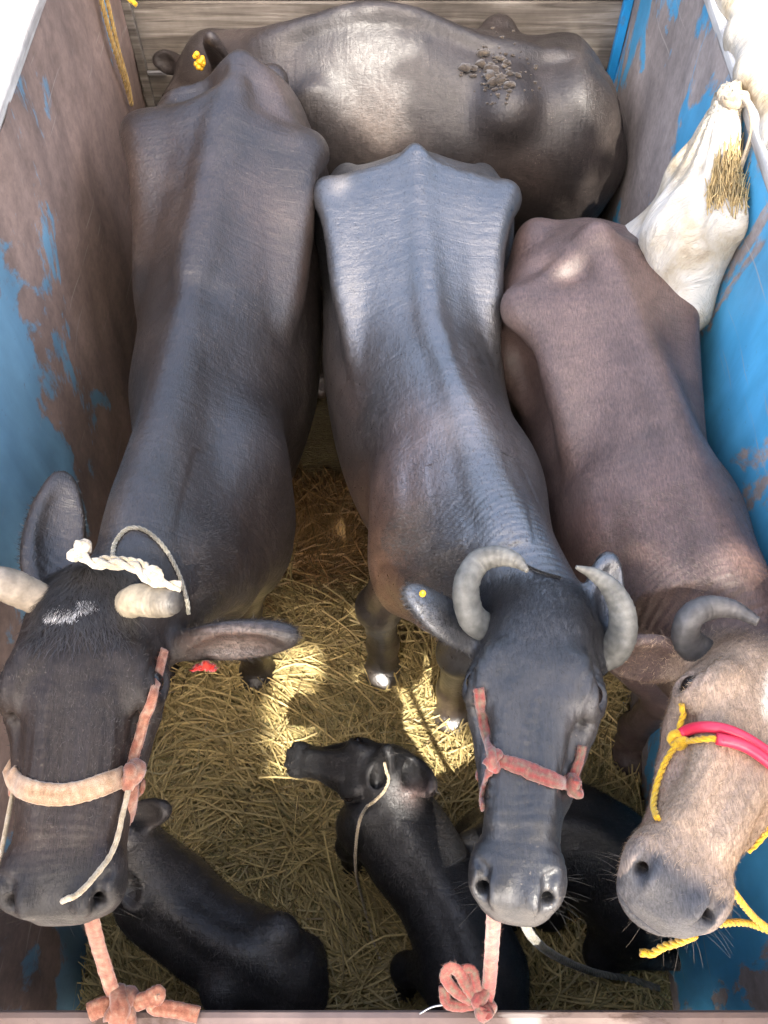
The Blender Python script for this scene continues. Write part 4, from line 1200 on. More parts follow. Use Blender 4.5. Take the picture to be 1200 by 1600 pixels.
    hair('face_hair', body, V, nor, sel, 26000, .011, lambda v: np.tile(fwd * .8, (len(v), 1)), cc, M['hair'], .0004, .3, .4)
    selb = ((V[:, 2] > .7) & (nor[:, 2] > -.3)).astype(float) * (1 - np.clip(hm, 0, 1))
    hair('ear_hair', body, V, nor, ((np.abs(q[:, 0]) > .15) & (np.abs(q[:, 0]) < .36) & (q[:, 1] > -.2) & (q[:, 1] < .22) & (q[:, 2] > -.24)).astype(float) + 1e-9, 5000, .012, lambda v: H.d((1, 0, 0)) * np.sign(H.loc(v)[:, :1]), lambda v: np.tile([.12, .09, .075], (len(v), 1)), M['hair'], .0003, .5, .5)
    hair('coat_hair', body, V, nor, selb, 24000, .008, lambda v: np.tile([-.1, .5, -.35], (len(v), 1)), lambda v: np.tile([.085, .06, .05], (len(v), 1)), M['hair'], .0004, .2, .3)
    whiskers(body, H, bv, 60, .00022, (.02, .055), M['hair'], (.14, .12, .10))
    return root, H, bv

# ================================================================== buffalo D (crosswise at the back)
def build_D():
    YS = 2.57
    sx = [(400, 72), (440, 55), (480, 38), (560, 14), (640, 20), (720, 52), (790, 76), (858, 84)]
    sp = [PY(a, b, YS) for a, b in sx]
    X = np.array([p.x for p in sp]); Z = np.array([p.z for p in sp])
    st = np.concatenate([[-.46], X, [.60, .70, .76]])
    zt = np.concatenate([[1.20], Z - .012, [1.22, 1.10, .98]])
    n_ = len(st)
    cy = np.full(n_, YS)
    wn = pchip(st, [-.46, -.3, -.1, .15, .35, .5, .65, .76], [.14, .20, .25, .27, .265, .25, .21, .12])
    wf = np.minimum(wn, .27)
    zb = pchip(st, [-.46, -.2, .1, .35, .6, .76], [.78, .55, .45, .52, .68, .8])
    zcx = pchip(st, [-.46, 0, .35, .76], [1.02, .92, .98, .92])
    pt = pchip(st, [-.46, -.1, .2, .4, .76], [1.7, 1.6, 1.8, 2.6, 2.0])
    H = Head((-.575, 2.63, 1.17), (-.765, 2.47, .75), (-.25, -.75, .55), .50)
    pr = [loft(0, st, cy, wn, wf, zt, zb, zcx, pt, .05)] + ridge(sp, .007, .05, -.006)
    hk = P(800, 186, 1.19); sac = PY(800, 92, YS - .05)
    pr.append(el(hk + Vector((0, .085, -.02)), (.035, .032, .028), None, .12)); pr.append(rc(hk + Vector((0, .085, -.02)), sac + Vector((0, .02, -.04)), .022, .02, .12))
    pass
    pr.append(el((hk.x, 2 * YS - hk.y - .05, hk.z - .03), (.05, .04, .04), None, .07))
    pr.append(el(PY(857, 84, YS + .05), (.03, .03, .03), None, .04))
    pin = P(938, 165, 1.13)
    pr.append(el(pin + Vector((-.02, .03, -.03)), (.03, .03, .03), None, .12))
    pr.append(el((.60, YS - .13, .88), (.17, .13, .28), None, .14)); pr.append(el((.60, YS + .12, .88), (.17, .11, .27), None, .12))
    pr.append(el((-.24, YS - .16, .98), (.11, .06, .24), roty(.2), .07))
    pr.append(rc((-.30, YS + .02, 1.06), H.w((0, .04, -.11)), .17, .10, .08))
    pr.append(rc((-.32, YS + .02, 1.2), H.w((0, .0, -.08)), .07, .06, .06))
    for (x, y) in ((.60, YS - .13), (.66, YS + .13)):
        pr += leg_prims((x, y, .75), (x + .06, y, .46), (x + .05, y, .13), (x + .02, y, .05), (.10, .055, .04, .048))
    for (x, y) in ((-.20, YS - .12), (-.26, YS + .12)):
        pr += leg_prims((x, y, .8), (x - .02, y, .45), (x, y, .14), (x - .02, y, .05), (.09, .055, .042, .05))
    pr += head_prims(H, 1.05)
    pr += ear_prims(H.w((-.09, .06, -.06)), PY(328, 54, 2.47), (-.3, -.8, .35), .048)
    pr += ear_prims(H.w((.10, .085, -.10)), H.w((.22, .12, -.12)), (-.5, -.6, .3), .040)
    # tail along the rump
    tl = catmull([PY(870, 88, YS), (.69, YS - .02, 1.12), (.765, YS - .03, .9), (.775, YS - .02, .6)], 5)
    pr += [rc(tl[i], tl[i + 1], .026, .022, .03) for i in range(len(tl) - 1)]
    V, F = skin(pr, HB)
    c = base_cols(V, (.018, .0145, .0135), 41, (.065, .045, .036), .6, 6)
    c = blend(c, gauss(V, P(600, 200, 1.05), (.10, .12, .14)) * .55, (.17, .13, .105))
    wet = np.zeros(len(V)); c, q, inn = head_cols(c, V, H, wet)
    root, body, bv = animal('buffalo', V, F, rgba(c, wet), M['hideD'], (.15, YS, 0), 'grey-brown buffalo standing crosswise against the plank headboard with dung on its back', 'buffalo', 'adult buffaloes in the truck', H)
    eyes(root, H, 1.05)
    horn(root, [H.w((-.06, .03, -.09)), H.w((-.11, .0, -.13)), H.w((-.11, -.05, -.16)), H.w((-.07, -.08, -.15))], [.034, .032, .026, .012], (.12, .12, .12), (.2, .19, .18))
    nor = normals_of(V, F)
    selb = ((V[:, 2] > .7) & (nor[:, 2] > -.3)).astype(float)
    hair('coat_hair', body, V, nor, selb, 26000, .009, lambda v: np.tile([.5, -.1, -.35], (len(v), 1)), lambda v: np.tile([.055, .045, .04], (len(v), 1)), M['hair'], .00045, .2, .3)
    # yellow tag, a lumpy flower-like tag on the ear
    e = PY(311, 95, 2.455)
    parts = []
    for i in range(16):
        a = rng.normal(0, 1, 3); a /= np.linalg.norm(a)
        c0 = v3(e) + a * np.array([.012, .008, .022])
        Vt, Ft, Ct = tube_arrays(np.array([c0 - a * .007, c0, c0 + a * .007]), np.array([.005, .009, .005]), 7)
        parts.append((Vt, [tuple(f) for f in Ft] + [tuple(x) for x in Ct]))
    Vt, Ft = merge(parts); keep(link('ear_tag', mesh('ear_tag', Vt, Ft), M['tag']), root)
    # dung
    d0 = empty('dung_patch', P(785, 110, 1.3), 'crumbly dried dung patch on the back of the crosswise buffalo', 'dung')
    k = 0
    for i in range(110):
        px, py = rng.normal(0, 1, 2) * (np.array([14, 12]) if i < 26 else np.array([26, 24])) + (np.array([786, 118]) if i % 3 else np.array([765, 100]))
        hit = bv.ray_cast(Vector((0, 0, CAMH)), ray(px, py).normalized())
        if hit[0] is None: continue
        r = rng.uniform(.006, .017) if i < 26 else rng.uniform(.002, .006)
        p = v3(hit[0]) + v3(hit[1]) * r * .25
        th = np.linspace(0, math.pi, 7); ph = np.linspace(0, 2 * math.pi, 9, endpoint=False)
        Vt = np.array([p + r * (1 + rng.normal(0, .16)) * np.array([1.25 * math.sin(t) * math.cos(q_), 1.1 * math.sin(t) * math.sin(q_), .5 * math.cos(t)]) * rng.uniform(.8, 1.2) for t in th for q_ in ph])
        Fq = [(a * 9 + b, a * 9 + (b + 1) % 9, (a + 1) * 9 + (b + 1) % 9, (a + 1) * 9 + b) for a in range(6) for b in range(9)]
        keep(link('lump', mesh('lump', Vt, Fq), M['dung']), d0)
    return root, H, bv

# ================================================================== calves
def calf(loc, label, prims, H, ears, split=None, coat=9000, flow=(0, .5, -.3), base=(.010, .010, .011), extra=None):
    pr = list(prims) + head_prims(H, 1.12)
    for (r, t, f, wdt) in ears: pr += ear_prims(r, t, f, wdt, .008, .02)
    V, F = skin(pr, .0062)
    c = base_cols(V, base, 51, (.03, .024, .02), .5, 9)
    wet = np.zeros(len(V)); c, q, inn = head_cols(c, V, H, wet, (.012, .012, .013))
    if extra: c = extra(c, V, q)
    c = blend(c, (V[:, 2] < .05) * 1.0, (.04, .035, .03))
    root, body, bv = animal('buffalo_calf', V, F, rgba(c, wet), M['calf'], loc, label, 'calf', 'buffalo calves on the straw', None)
    eyes(root, H, 1.12, .022)
    nor = normals_of(V, F)
    sel = (nor[:, 2] > -.4).astype(float)
    hair('coat_hair', body, V, nor, sel, coat * 2, .016, lambda v: np.tile(flow, (len(v), 1)), lambda v: np.tile([.022, .019, .018], (len(v), 1)), M['hair'], .0004, .4, .5)
    return root, H, bv
def calf_legs(pts):
    out = []
    for top, knee, fet, hoof in pts: out += leg_prims(top, knee, fet, hoof, (.05, .032, .025, .03), .04)
    return out
def build_calves():
    # E: standing, rump towards the tailgate, head under the big buffalo's muzzle
    z = .70
    pts = [P(200, 1338, z + .02), P(235, 1385, z), P(278, 1425, z - .01), P(325, 1462, z), P(380, 1490, z + .005), P(430, 1522, z - .02), P(458, 1542, z - .08)]
    rs = [.060, .080, .088, .085, .088, .085, .06]
    pr = []
    for i in range(len(pts) - 1):
        pr.append(rc(pts[i] - Vector((0, 0, rs[i] + .01)), pts[i + 1] - Vector((0, 0, rs[i + 1] + .01)), rs[i], rs[i + 1], .06))
        pr.append(rc(pts[i] - Vector((0, 0, rs[i] + .09)), pts[i + 1] - Vector((0, 0, rs[i + 1] + .09)), rs[i] * .95, rs[i + 1] * .95, .06))
    pr += ridge(pts, .010, .04, -.008)
    hl, hr = P(438, 1456, z - .02), P(345, 1556, z - .03)
    pr += [el(hl, (.03, .03, .025), None, .06), el(hr, (.03, .03, .025), None, .06), rc(hl, pts[4] - Vector((0, 0, .02)), .02, .015, .05), rc(hr, pts[4] - Vector((0, 0, .02)), .02, .015, .05)]
    d = (pts[5] - pts[1]); d.z = 0; d.normalize(); sd = Vector((-d.y, d.x, 0))
    for q, off in ((pts[1], .0), (pts[5], .01)):
        for s in (-1, 1):
            t = q + sd * s * .065 + d * off
            pr += calf_legs([((t.x, t.y, z - .26), (t.x, t.y, .27), (t.x, t.y, .09), (t.x, t.y, .035))])
    tl = [pts[6] + Vector((0, 0, -.03)), pts[6] + d * .05 + Vector((0, 0, -.15)), pts[6] + d * .05 + Vector((0, 0, -.32))]
    pr += [rc(tl[0], tl[1], .018, .014, .03), rc(tl[1], tl[2], .014, .012, .02)]
    H = Head(P(186, 1296, .80), P(60, 1350, .66), (.1, .1, 1))
    pr.append(rc(pts[1] - Vector((0, 0, .10)), H.w((0, .08, -.12)), .10, .065, .05))
    calf((pts[2].x, pts[2].y, 0), 'black calf with its head under the stub-horned buffalo and rump by the tailgate', pr, H,
         [(H.w((.08, .10, -.10)), P(262, 1264, .80), (0, -.3, .9), .034), (H.w((-.10, .10, -.12)), H.w((-.30, .08, -.18)), (0, -.3, .9), .034)], coat=11000, flow=(.4, -.2, -.2))
    # F: standing, head turned to the left wall
    z = .54
    pts = [P(618, 1268, z), P(645, 1315, z), P(685, 1375, z - .01), P(722, 1440, z), P(750, 1520, z), P(770, 1585, z - .02)]
    rs = [.078, .098, .094, .100, .112, .09]
    pr = []
    for i in range(len(pts) - 1):
        pr.append(rc(pts[i] - Vector((0, 0, rs[i])), pts[i + 1] - Vector((0, 0, rs[i + 1])), rs[i], rs[i + 1], .06))
        pr.append(rc(pts[i] - Vector((0, 0, rs[i] + .09)), pts[i + 1] - Vector((0, 0, rs[i + 1] + .09)), rs[i] * .95, rs[i + 1] * .95, .06))
    pr += ridge(pts, .010, .04, -.006)
    f1, f2 = P(552, 1352, .035), P(612, 1290, .035)
    pr += calf_legs([(P(565, 1290, .42), (f1.x, f1.y + .02, .24), (f1.x, f1.y + .01, .08), f1), (P(640, 1300, .42), (f2.x + .03, f2.y, .24), (f2.x + .03, f2.y, .08), (f2.x + .03, f2.y, .035)),
                     (P(700, 1520, .42), (.06, .12, .26), (.06, .12, .08), (.06, .11, .035)), (P(780, 1520, .42), (.22, .12, .26), (.22, .12, .08), (.22, .11, .035))])
    pr.append(el(P(565, 1290, .44), (.05, .06, .12), None, .07))
    H = Head(P(612, 1212, .61), P(436, 1182, .48), (-.05, -.25, 1))
    pr.append(rc(pts[1] - Vector((0, 0, .11)), H.w((0, .06, -.11)), .10, .068, .06)); pr.append(rc(pts[0] - Vector((0, 0, .06)), H.w((0, .03, -.08)), .055, .05, .05))
    def ex(c, V, q): return blend(c, gauss(V, P(645, 1238, .62), (.04, .025, .06)) * .9, (.11, .075, .068))
    rF = calf((pts[2].x, pts[2].y, 0), 'black calf with its head turned sideways and a thin cord round its neck', pr, H,
         [(H.w((-.085, .08, -.09)), P(606, 1168, .66), (-.6, -.2, .6), .030), (H.w((.06, .04, -.12)), P(676, 1236, .62), (0.0, -.35, .9), .042)], coat=11000, flow=(.2, -.5, -.2), extra=ex)
    # G: lying curled beside the tailgate
    z = .40
    pts = [P(765, 1310, z - .06), P(830, 1288, z), P(905, 1292, z + .02), P(965, 1325, z + .01), P(1005, 1385, z - .04), P(1000, 1440, z - .12)]
    rs = [.09, .115, .13, .125, .11, .08]
    pr = []
    for i in range(len(pts) - 1):
        for dz in (0, .08):
            pr.append(rc(pts[i] - Vector((0, 0, rs[i] + dz)), pts[i + 1] - Vector((0, 0, rs[i + 1] + dz)), rs[i], rs[i + 1], .06))
    pr += ridge(pts, .010, .04, -.006)
    pr.append(el(P(985, 1400, .26), (.09, .11, .11), None, .06))
    pr.append(rc(P(1000, 1430, .20), P(940, 1490, .10), .07, .05, .05)); pr.append(rc(P(940, 1490, .09), P(1085, 1500, .07), .04, .028, .03)); pr.append(rc(P(1085, 1500, .06), P(1105, 1512, .05), .03, .032, .02))
    pr.append(rc(P(830, 1350, .22), P(860, 1430, .09), .06, .04, .05)); pr.append(rc(P(860, 1430, .08), P(800, 1440, .06), .034, .028, .03))
    H = Head(P(742, 1330, .44), P(790, 1440, .30), (-.15, -.1, 1))
    pr.append(rc(pts[1] - Vector((0, 0, .10)), H.w((0, .07, -.10)), .09, .06, .05))
    calf((pts[2].x, pts[2].y, 0), 'black calf lying curled on straw under the tan-faced buffalo', pr, H,
         [(H.w((.09, .10, -.10)), P(722, 1375, .42), (0, -.3, .9), .032), (H.w((-.09, .10, -.10)), H.w((-.30, .08, -.14)), (0, -.3, .9), .032)], coat=9000, flow=(.3, -.4, -.2))
    return rF

rA, HA, bvA = build_A()
rB, HBd, bvB = build_B()
rC, HC, bvC = build_C()
rD, HD, bvD = build_D()
rF, HF, bvF = build_calves()
#DETAILS
# ------------------------------------------------------------------ unseen tree placed to shade the truck; crown gaps cut for sun patches
CAMV = Vector((0, 0, CAMH))
def cast(bv, px, py, zfall=1.38):
    hit = bv.ray_cast(CAMV, ray(px, py).normalized())
    if hit[0] is not None:
        a_, n_ = v3(hit[0]), v3(hit[1])
    else:
        loc, no, i, ds = bv.find_nearest(P(px, py, zfall)); a_, n_ = v3(loc), v3(no)
    if n_.dot(v3(ray(px, py))) > 0: n_ = -n_
    return a_, n_
def fuzz(o, parent, N, L, col):
    """loose fibres standing off a cloth strap"""
    me = o.data; V = np.zeros(len(me.vertices) * 3); me.vertices.foreach_get('co', V); V = V.reshape(-1, 3)
    i = rng.integers(0, len(V), N); j = np.minimum(i + 1, len(V) - 1)
    p0 = V[i] + (V[j] - V[i]) * rng.random((N, 1)); c = V.reshape(-1, 3)
    dr = rng.normal(0, 1, (N, 3)); dr /= np.linalg.norm(dr, axis=1)[:, None]
    ln = L * rng.uniform(.4, 1.4, (N, 1)); s_ = np.cross(dr, rng.normal(0, 1, (N, 3))); s_ /= np.linalg.norm(s_, axis=1)[:, None]
    VV = np.stack([p0 - s_ * .00018, p0 + s_ * .00018, p0 + dr * ln], 1).reshape(-1, 3)
    f = mesh('fibres', VV, np.arange(N * 3).reshape(-1, 3)); colattr(f, np.tile([*col, 1], (N * 3, 1)))
    k = keep(link('fibres', f, M['hair']), parent); k['kind'] = 'stuff'
def densify(pts, n=6):
    return [tuple(q) for q in catmull([np.array([q[0], q[1], 0.0]) for q in pts], n)[:, :2]]
def build_tree():
    sd = v3(SUN_DIR)
    root = empty('unseen_shade_tree', (4.6, -2.6, GZ), 'unseen leafy tree added over the truck to shade the animals and dapple the sun', 'tree')
    base = np.array([4.6, -2.6, GZ])
    fork = np.array([3.4, -2.6, 3.6])
    tube('trunk', [base, base + (fork - base) * .5 + np.array([.15, 0, 0]), fork], [.30, .24, .2], M['bark'], root, 14)
    ctr = np.array([0, 1.25, 1.0]) + sd * 5.2
    N = 15000
    u = rng.normal(0, 1, (N * 2, 3)); u /= np.linalg.norm(u, axis=1)[:, None]
    u *= rng.random((N * 2, 1)) ** (1 / 3)
    c = ctr + np.array([.15, -.1, .1]) + u * np.array([1.9, 2.5, .7])
    for e in [ctr + np.array(q) for q in ((.9, -1.5, -.3), (-1.0, -1.2, 0), (1.2, 1.2, -.1), (-1.0, 1.2, 0), (.2, -.1, -.35))]:
        tube('limb', [fork, fork * .5 + np.array(e) * .5 + np.array([0, 0, .35]), np.array(e)], [.13, .08, .03], M['bark'], root, 10)
    holes = []  # gaps cut through the crown along the sun direction to light chosen spots
    def hole(p, r): holes.append((v3(p), r))
    for px, py, z, r in SUNSPOTS: hole(P(px, py, z), r)
    hole((.80, 1.75, 1.6), .10); hole((.80, 2.3, 1.5), .2)
    ok = np.ones(len(c), bool)
    for p, r in holes:
        d = c - p
        ok &= np.linalg.norm(d - np.outer(d @ sd, sd), axis=1) > r + .06
    c = c[ok][:N]
    for px, py, z, r in SHADE:                                    # extra leaves added to keep these spots out of the sun
        b0 = v3(P(px, py, z)); q_ = rng.normal(0, .5, (90, 3)) * r
        c = np.vstack([c, b0 + sd * ((ctr[2] - b0[2]) / sd[2]) + q_ + np.outer(rng.uniform(-.4, .4, 90), sd)])
    ok = np.ones(len(c), bool)
    for p, r in holes:
        dd = c - p
        ok &= np.linalg.norm(dd - np.outer(dd @ sd, sd), axis=1) > r + .05
    c = c[ok]
    n_ = len(c)
    az = rng.uniform(0, 6.283, n_); ti = rng.normal(-.25, .35, n_)
    d = np.stack([np.cos(az) * np.cos(ti), np.sin(az) * np.cos(ti), np.sin(ti)], 1)
    s = np.stack([-np.sin(az), np.cos(az), rng.normal(0, .25, n_)], 1)
    L = rng.uniform(.13, .22, n_)[:, None]; W = L * .22
    up = np.cross(d, s)
    Vt = np.stack([c - d * L * .5, c + s * W - d * L * .1 + up * .01, c + s * W * .7 + d * L * .25, c + d * L * .5, c - s * W * .7 + d * L * .25, c - s * W - d * L * .1 + up * .01], 1).reshape(-1, 3)
    b = np.arange(n_)[:, None] * 6
    Fq = np.vstack([b + np.array([[0, 1, 2, 3]]), b + np.array([[0, 3, 4, 5]])])
    o = keep(link('crown', mesh('crown', Vt, Fq), M['leaf']), root); o['kind'] = 'stuff'
SHADE = [(1060, 1380, 1.5, .2), (1150, 1200, 1.4, .2), (800, 1330, 1.42, .18), (80, 1380, 1.45, .2), (100, 1150, 1.47, .2), (850, 1020, 1.42, .15), (960, 110, 1.2, .2)]
SUNSPOTS = [(458, 1040, .03, .06), (452, 1135, .03, .07), (445, 1215, .03, .03), (590, 1090, .03, .075), (625, 1130, .03, .045), (645, 1040, .03, .055), (690, 1130, .03, .04), (715, 1205, .03, .075), (660, 1190, .03, .03), (585, 950, .03, .04),
            (130, 862, 1.5, .03), (240, 940, 1.54, .05), (85, 790, 1.4, .035),
            (555, 62, 1.36, .12), (600, 190, 1.1, .06), (590, 130, 1.25, .05), (450, 235, 1.28, .03), (535, 308, 1.26, .02),
            (690, 690, 1.25, .03), (725, 640, 1.29, .02), (600, 880, .9, .04), (620, 800, 1.0, .02),
            (880, 430, 1.26, .03), (1000, 860, 1.2, .03), (1130, 880, 1.3, .03), (960, 600, 1.2, .02), (200, 770, 1.3, .02)]
build_tree()

# ------------------------------------------------------------------ halters, ropes and knots
def strap_px(name, bv, pts, half, mat, parent, off=.004, flat=.28, n=8, z=1.38, jitter=.0004, sides=12):
    """flat cloth strap laid over the skin through photo points"""
    pn = [cast(bv, *q[:2], z) for q in densify(pts, 10)]
    path = smooth_path(np.array([a + b * off for a, b in pn]), 4); nr = smooth_path(np.array([b for a, b in pn]), 8)
    o = tube(name, path, half, mat, parent, sides, flat, nr, raw=True, jitter=jitter)
    fuzz(o, o, 700, .006, FUZZ[mat.name])
    return o
def strap(name, pts, half, mat, parent, nr=(0, -.3, 1), flat=.3, n=10, jitter=.0004, sides=12):
    path = catmull(pts, n)
    o = tube(name, path, half, mat, parent, sides, flat, np.tile(np.array(nr, float), (len(path), 1)), raw=True, jitter=jitter)
    fuzz(o, o, 900, .006, FUZZ[mat.name])
    return o
FUZZ = {'cream_peach_strap': (.4, .28, .18), 'faded_orange_strap': (.28, .11, .07), 'faded_pink_strap': (.26, .12, .09)}
def knot(name, c, r, mat, parent, turns=3, seed=1):
    """a lump of wound strap"""
    rr = np.random.default_rng(seed); c = v3(c)
    t = np.linspace(0, turns * 2 * math.pi, 26 * turns)
    ax = rr.normal(0, 1, (3, 3)); q, _ = np.linalg.qr(ax)
    p = np.stack([np.cos(t), np.sin(t) * np.cos(t * .37), np.sin(t * .61) * .8], 1) * r * .62
    return tube(name, c + p @ q, r * .46, mat, parent, 8, raw=True, jitter=r * .02)

# A: cream noseband, orange cheek strap
h = empty('halter', HA.w((0, .32, 0)), 'cream cloth noseband and faded orange cheek strap on the stub-horned black buffalo', 'halter')
rg, nr = ring_on(HA, bvA, .335, -180, 0, 18, .004)
tube('chin_strap', smooth_path(rg), .012, M['orange_strap'], h, 10, .35, nr, raw=True)
strap_px('noseband', bvA, [(12, 1196), (30, 1225), (65, 1240), (110, 1241), (155, 1228), (190, 1213)], .0165, M['cream_strap'], h, .004)
strap_px('cheek_strap', bvA, [(205, 1200), (215, 1160), (232, 1105), (246, 1050), (254, 1018)], .0085, M['orange_strap'], h, .005, .4)
k0, n0 = cast(bvA, 200, 1212)
knot('knot', k0 + n0 * .012, .024, M['orange_strap'], h, 3, 4)
strap('strap_tail', [k0 + n0 * .015, P(206, 1250, 1.40), P(196, 1290, 1.33), P(160, 1308, 1.27)], .012, M['orange_strap'], h, (1, -.5, .6), .35)
tube('nose_string', [k0 + n0 * .012, P(194, 1262, 1.43), P(178, 1325, 1.44), P(146, 1372, 1.47), P(120, 1398, 1.485), P(106, 1404, 1.485), cast(bvA, 98, 1408)[0]], .0042, M['jute'], h, 8, jitter=.0004)
tube('nose_string', [cast(bvA, 14, 1210)[0], P(2, 1330, 1.42), P(-10, 1360, 1.42)], .004, M['jute'], h, 8)
c1 = empty('horn_cloth', HA.w((0, 0, 0)), 'off-white twisted cloth tied behind the stub horns', 'cloth tie')
pp = [P(118, 862, 1.50), P(150, 880, 1.515), P(185, 882, 1.525), P(215, 888, 1.53), P(232, 905, 1.545), P(258, 912, 1.56), P(282, 917, 1.555)]
rope('twisted_cloth', pp, .010, M['white_cloth'], c1, 2, .07)
rope('twisted_cloth', [p + Vector((.004, .012, -.008)) for p in pp[1:5]], .007, M['jute'], c1, 3)
knot('knot', P(125, 860, 1.505), .020, M['white_cloth'], c1, 3, 2)
knot('knot', P(243, 900, 1.565), .016, M['jute'], c1, 3, 7)
nr_ = empty('neck_rope', P(230, 850, 1.4), 'thin grey rope round the neck of the stub-horned buffalo', 'rope')
pn = [cast(bvA, *q) for q in ((176, 872), (180, 852), (190, 836), (204, 826), (225, 829), (248, 848), (266, 874), (280, 905), (290, 940), (292, 960))]
rope('loop', [a + b * .003 for a, b in pn], .0042, M['grey_rope'], nr_, 3)
ld = empty('lead_strap', P(190, 1570, 1.03), 'faded orange cloth lead strap tied to the tailgate rail', 'lead')
strap('strap', [P(138, 1410, 1.30), P(146, 1450, 1.24), P(160, 1500, 1.14), P(176, 1548, 1.06), P(190, 1572, 1.04)], .014, M['orange_strap'], ld, (0, -.5, 1), .4)
knot('knot', P(192, 1574, 1.045), .034, M['orange_strap'], ld, 4, 11)
strap('strap_end', [P(200, 1572, 1.045), P(232, 1560, 1.055), P(248, 1552, 1.06), P(240, 1572, 1.05), P(275, 1578, 1.04), P(310, 1586, 1.03)], .014, M['orange_strap'], ld, (0, -.2, 1), .45)
strap('strap_end', [P(190, 1570, 1.045), P(158, 1574, 1.05), P(140, 1582, 1.045)], .016, M['orange_strap'], ld, (0, -.2, 1), .5)
rt = tube('red_tassel', [P(302, 1046, 1.36), P(320, 1040, 1.37), P(336, 1046, 1.36)], [.004, .008, .004], M['red'], None, 8, jitter=.002)
tag(rt, 'small red thread tassel hanging under the stub-horned buffalo ear', 'tassel')

# B: pink halter and lead
h = empty('halter', HBd.w((0, .3, 0)), 'faded pink cloth halter on the curled-horn slate buffalo', 'halter')
rg, nr = ring_on(HBd, bvB, .315, -170, -10, 18, .004)
tube('chin_strap', smooth_path(rg), .010, M['pink_strap'], h, 10, .4, nr, raw=True)
strap_px('noseband', bvB, [(775, 1187), (800, 1195), (830, 1206), (860, 1218), (888, 1227)], [.009, .0125, .014, .013, .009], M['pink_strap'], h, .005, .4)
strap_px('cheek_strap', bvB, [(749, 1075), (753, 1110), (762, 1150), (772, 1182)], .0095, M['pink_strap'], h, .005, .4)
strap_px('cheek_strap', bvB, [(908, 1165), (900, 1195), (892, 1224)], .008, M['pink_strap'], h, .006, .4)
for i, q in enumerate(((775, 1187), (890, 1228))):
    a, b = cast(bvB, *q); knot('knot', a + b * .010, .018, M['pink_strap'], h, 3, 20 + i)
strap_px('jaw_strap', bvB, [(773, 1190), (765, 1215), (758, 1245), (760, 1262)], .008, M['pink_strap'], h, .006, .45)
ld = empty('lead_strap', P(750, 1572, 1.03), 'faded pink cloth lead strap tied in a bow on the tailgate rail', 'lead')
strap('strap', [P(772, 1400, 1.33), P(771, 1440, 1.26), P(768, 1490, 1.15), P(764, 1540, 1.07), P(758, 1568, 1.04)], .0125, M['pink_strap'], ld, (0, -.6, 1), .45)
knot('knot', P(757, 1568, 1.045), .026, M['pink_strap'], ld, 4, 31)
strap('bow_loop', [P(748, 1568, 1.045), P(716, 1552, 1.06), P(696, 1528, 1.08), P(702, 1512, 1.09), P(716, 1518, 1.085), P(728, 1540, 1.07), P(748, 1566, 1.05)], .010, M['pink_strap'], ld, (.2, -.5, 1), .5)
strap('bow_loop', [P(750, 1566, 1.05), P(730, 1530, 1.07), P(722, 1516, 1.08), P(738, 1516, 1.08), P(744, 1540, 1.07), P(752, 1566, 1.05)], .009, M['pink_strap'], ld, (-.2, -.5, 1), .5)
strap('strap_end', [P(752, 1568, 1.045), P(718, 1572, 1.045), P(698, 1566, 1.05), P(694, 1540, 1.06)], .010, M['pink_strap'], ld, (0, -.4, 1), .5)
wr = tube('wire_loop', [P(655, 1584, 1.03), P(680, 1572, 1.035), P(720, 1570, 1.035), P(752, 1582, 1.03)], .0018, M['wire'], None, 6)
tag(wr, 'thin bent wire loop lying on the tailgate rail', 'wire')
gr = rope('grey_rope', [P(808, 1408, 1.25), P(830, 1462, .9), P(870, 1495, .55), P(930, 1520, .2), P(985, 1530, .06), P(1030, 1545, .05)], .0095, M['grey_rope'], None, 3)
tag(gr, 'grey rope slanting down to the straw beneath the slate buffalo muzzle', 'rope')
# poll rope on B
rp = [cast(bvB, *q) for q in ((820, 884), (845, 896), (875, 905))]
pr_ = rope('poll_rope', [a + b * .004 for a, b in rp], .003, M['pink_strap'], None, 3)
tag(pr_, 'thin pinkish cord across the poll between the curled horns', 'cord')

# C: yellow rope halter with red tube
h = empty('halter', HC.w((0, .28, 0)), 'yellow twisted rope halter with a red tube over the tan nose', 'halter')
def near_head(H, bv, px, py, z):
    a, b = cast(bv, px, py, z)
    q = H.loc(a)
    if abs(q[0]) > .15 or not -.05 < q[1] < .56 or q[2] < -.22:
        loc, no, i, ds = bv.find_nearest(P(px, py, z)); a, b = v3(loc), v3(no)
        if b.dot(v3(ray(px, py))) > .5: b = -b
    return a, b
def rope_px(name, bv, pts, r, mat, parent, off, z=1.38, strands=3):
    pn = [near_head(HC, bv, q[0], q[1], z) for q in densify(pts, 4)]
    pn = list(zip(smooth_path(np.array([a for a, b in pn]), 2), [b for a, b in pn]))
    return rope(name, [a + b * off for a, b in pn], r, mat, parent, strands)
rope_px('noseband_rope', bvC, [(1060, 1160), (1090, 1160), (1120, 1157), (1150, 1160), (1180, 1172), (1204, 1186), (1230, 1205)], .0055, M['yellow_rope'], h, .006)
pn = [cast(bvC, *q) for q in densify(((1066, 1152), (1090, 1142), (1120, 1141), (1150, 1150), (1180, 1168), (1210, 1190), (1240, 1212)), 4)]
tube('red_tube', smooth_path(np.array([a + b * .010 for a, b in pn]), 6), .0095, M['red_tube'], h, 12, raw=True)
pn = [cast(bvC, *q) for q in densify(((1118, 1160), (1150, 1165), (1180, 1182), (1210, 1206), (1235, 1228)), 4)]
tube('red_tube', smooth_path(np.array([a + b * .012 for a, b in pn]), 6), .0095, M['red_tube'], h, 12, raw=True)
rope_px('cheek_rope', bvC, [(1068, 1098), (1063, 1128), (1058, 1158)], .0055, M['yellow_rope'], h, .006)
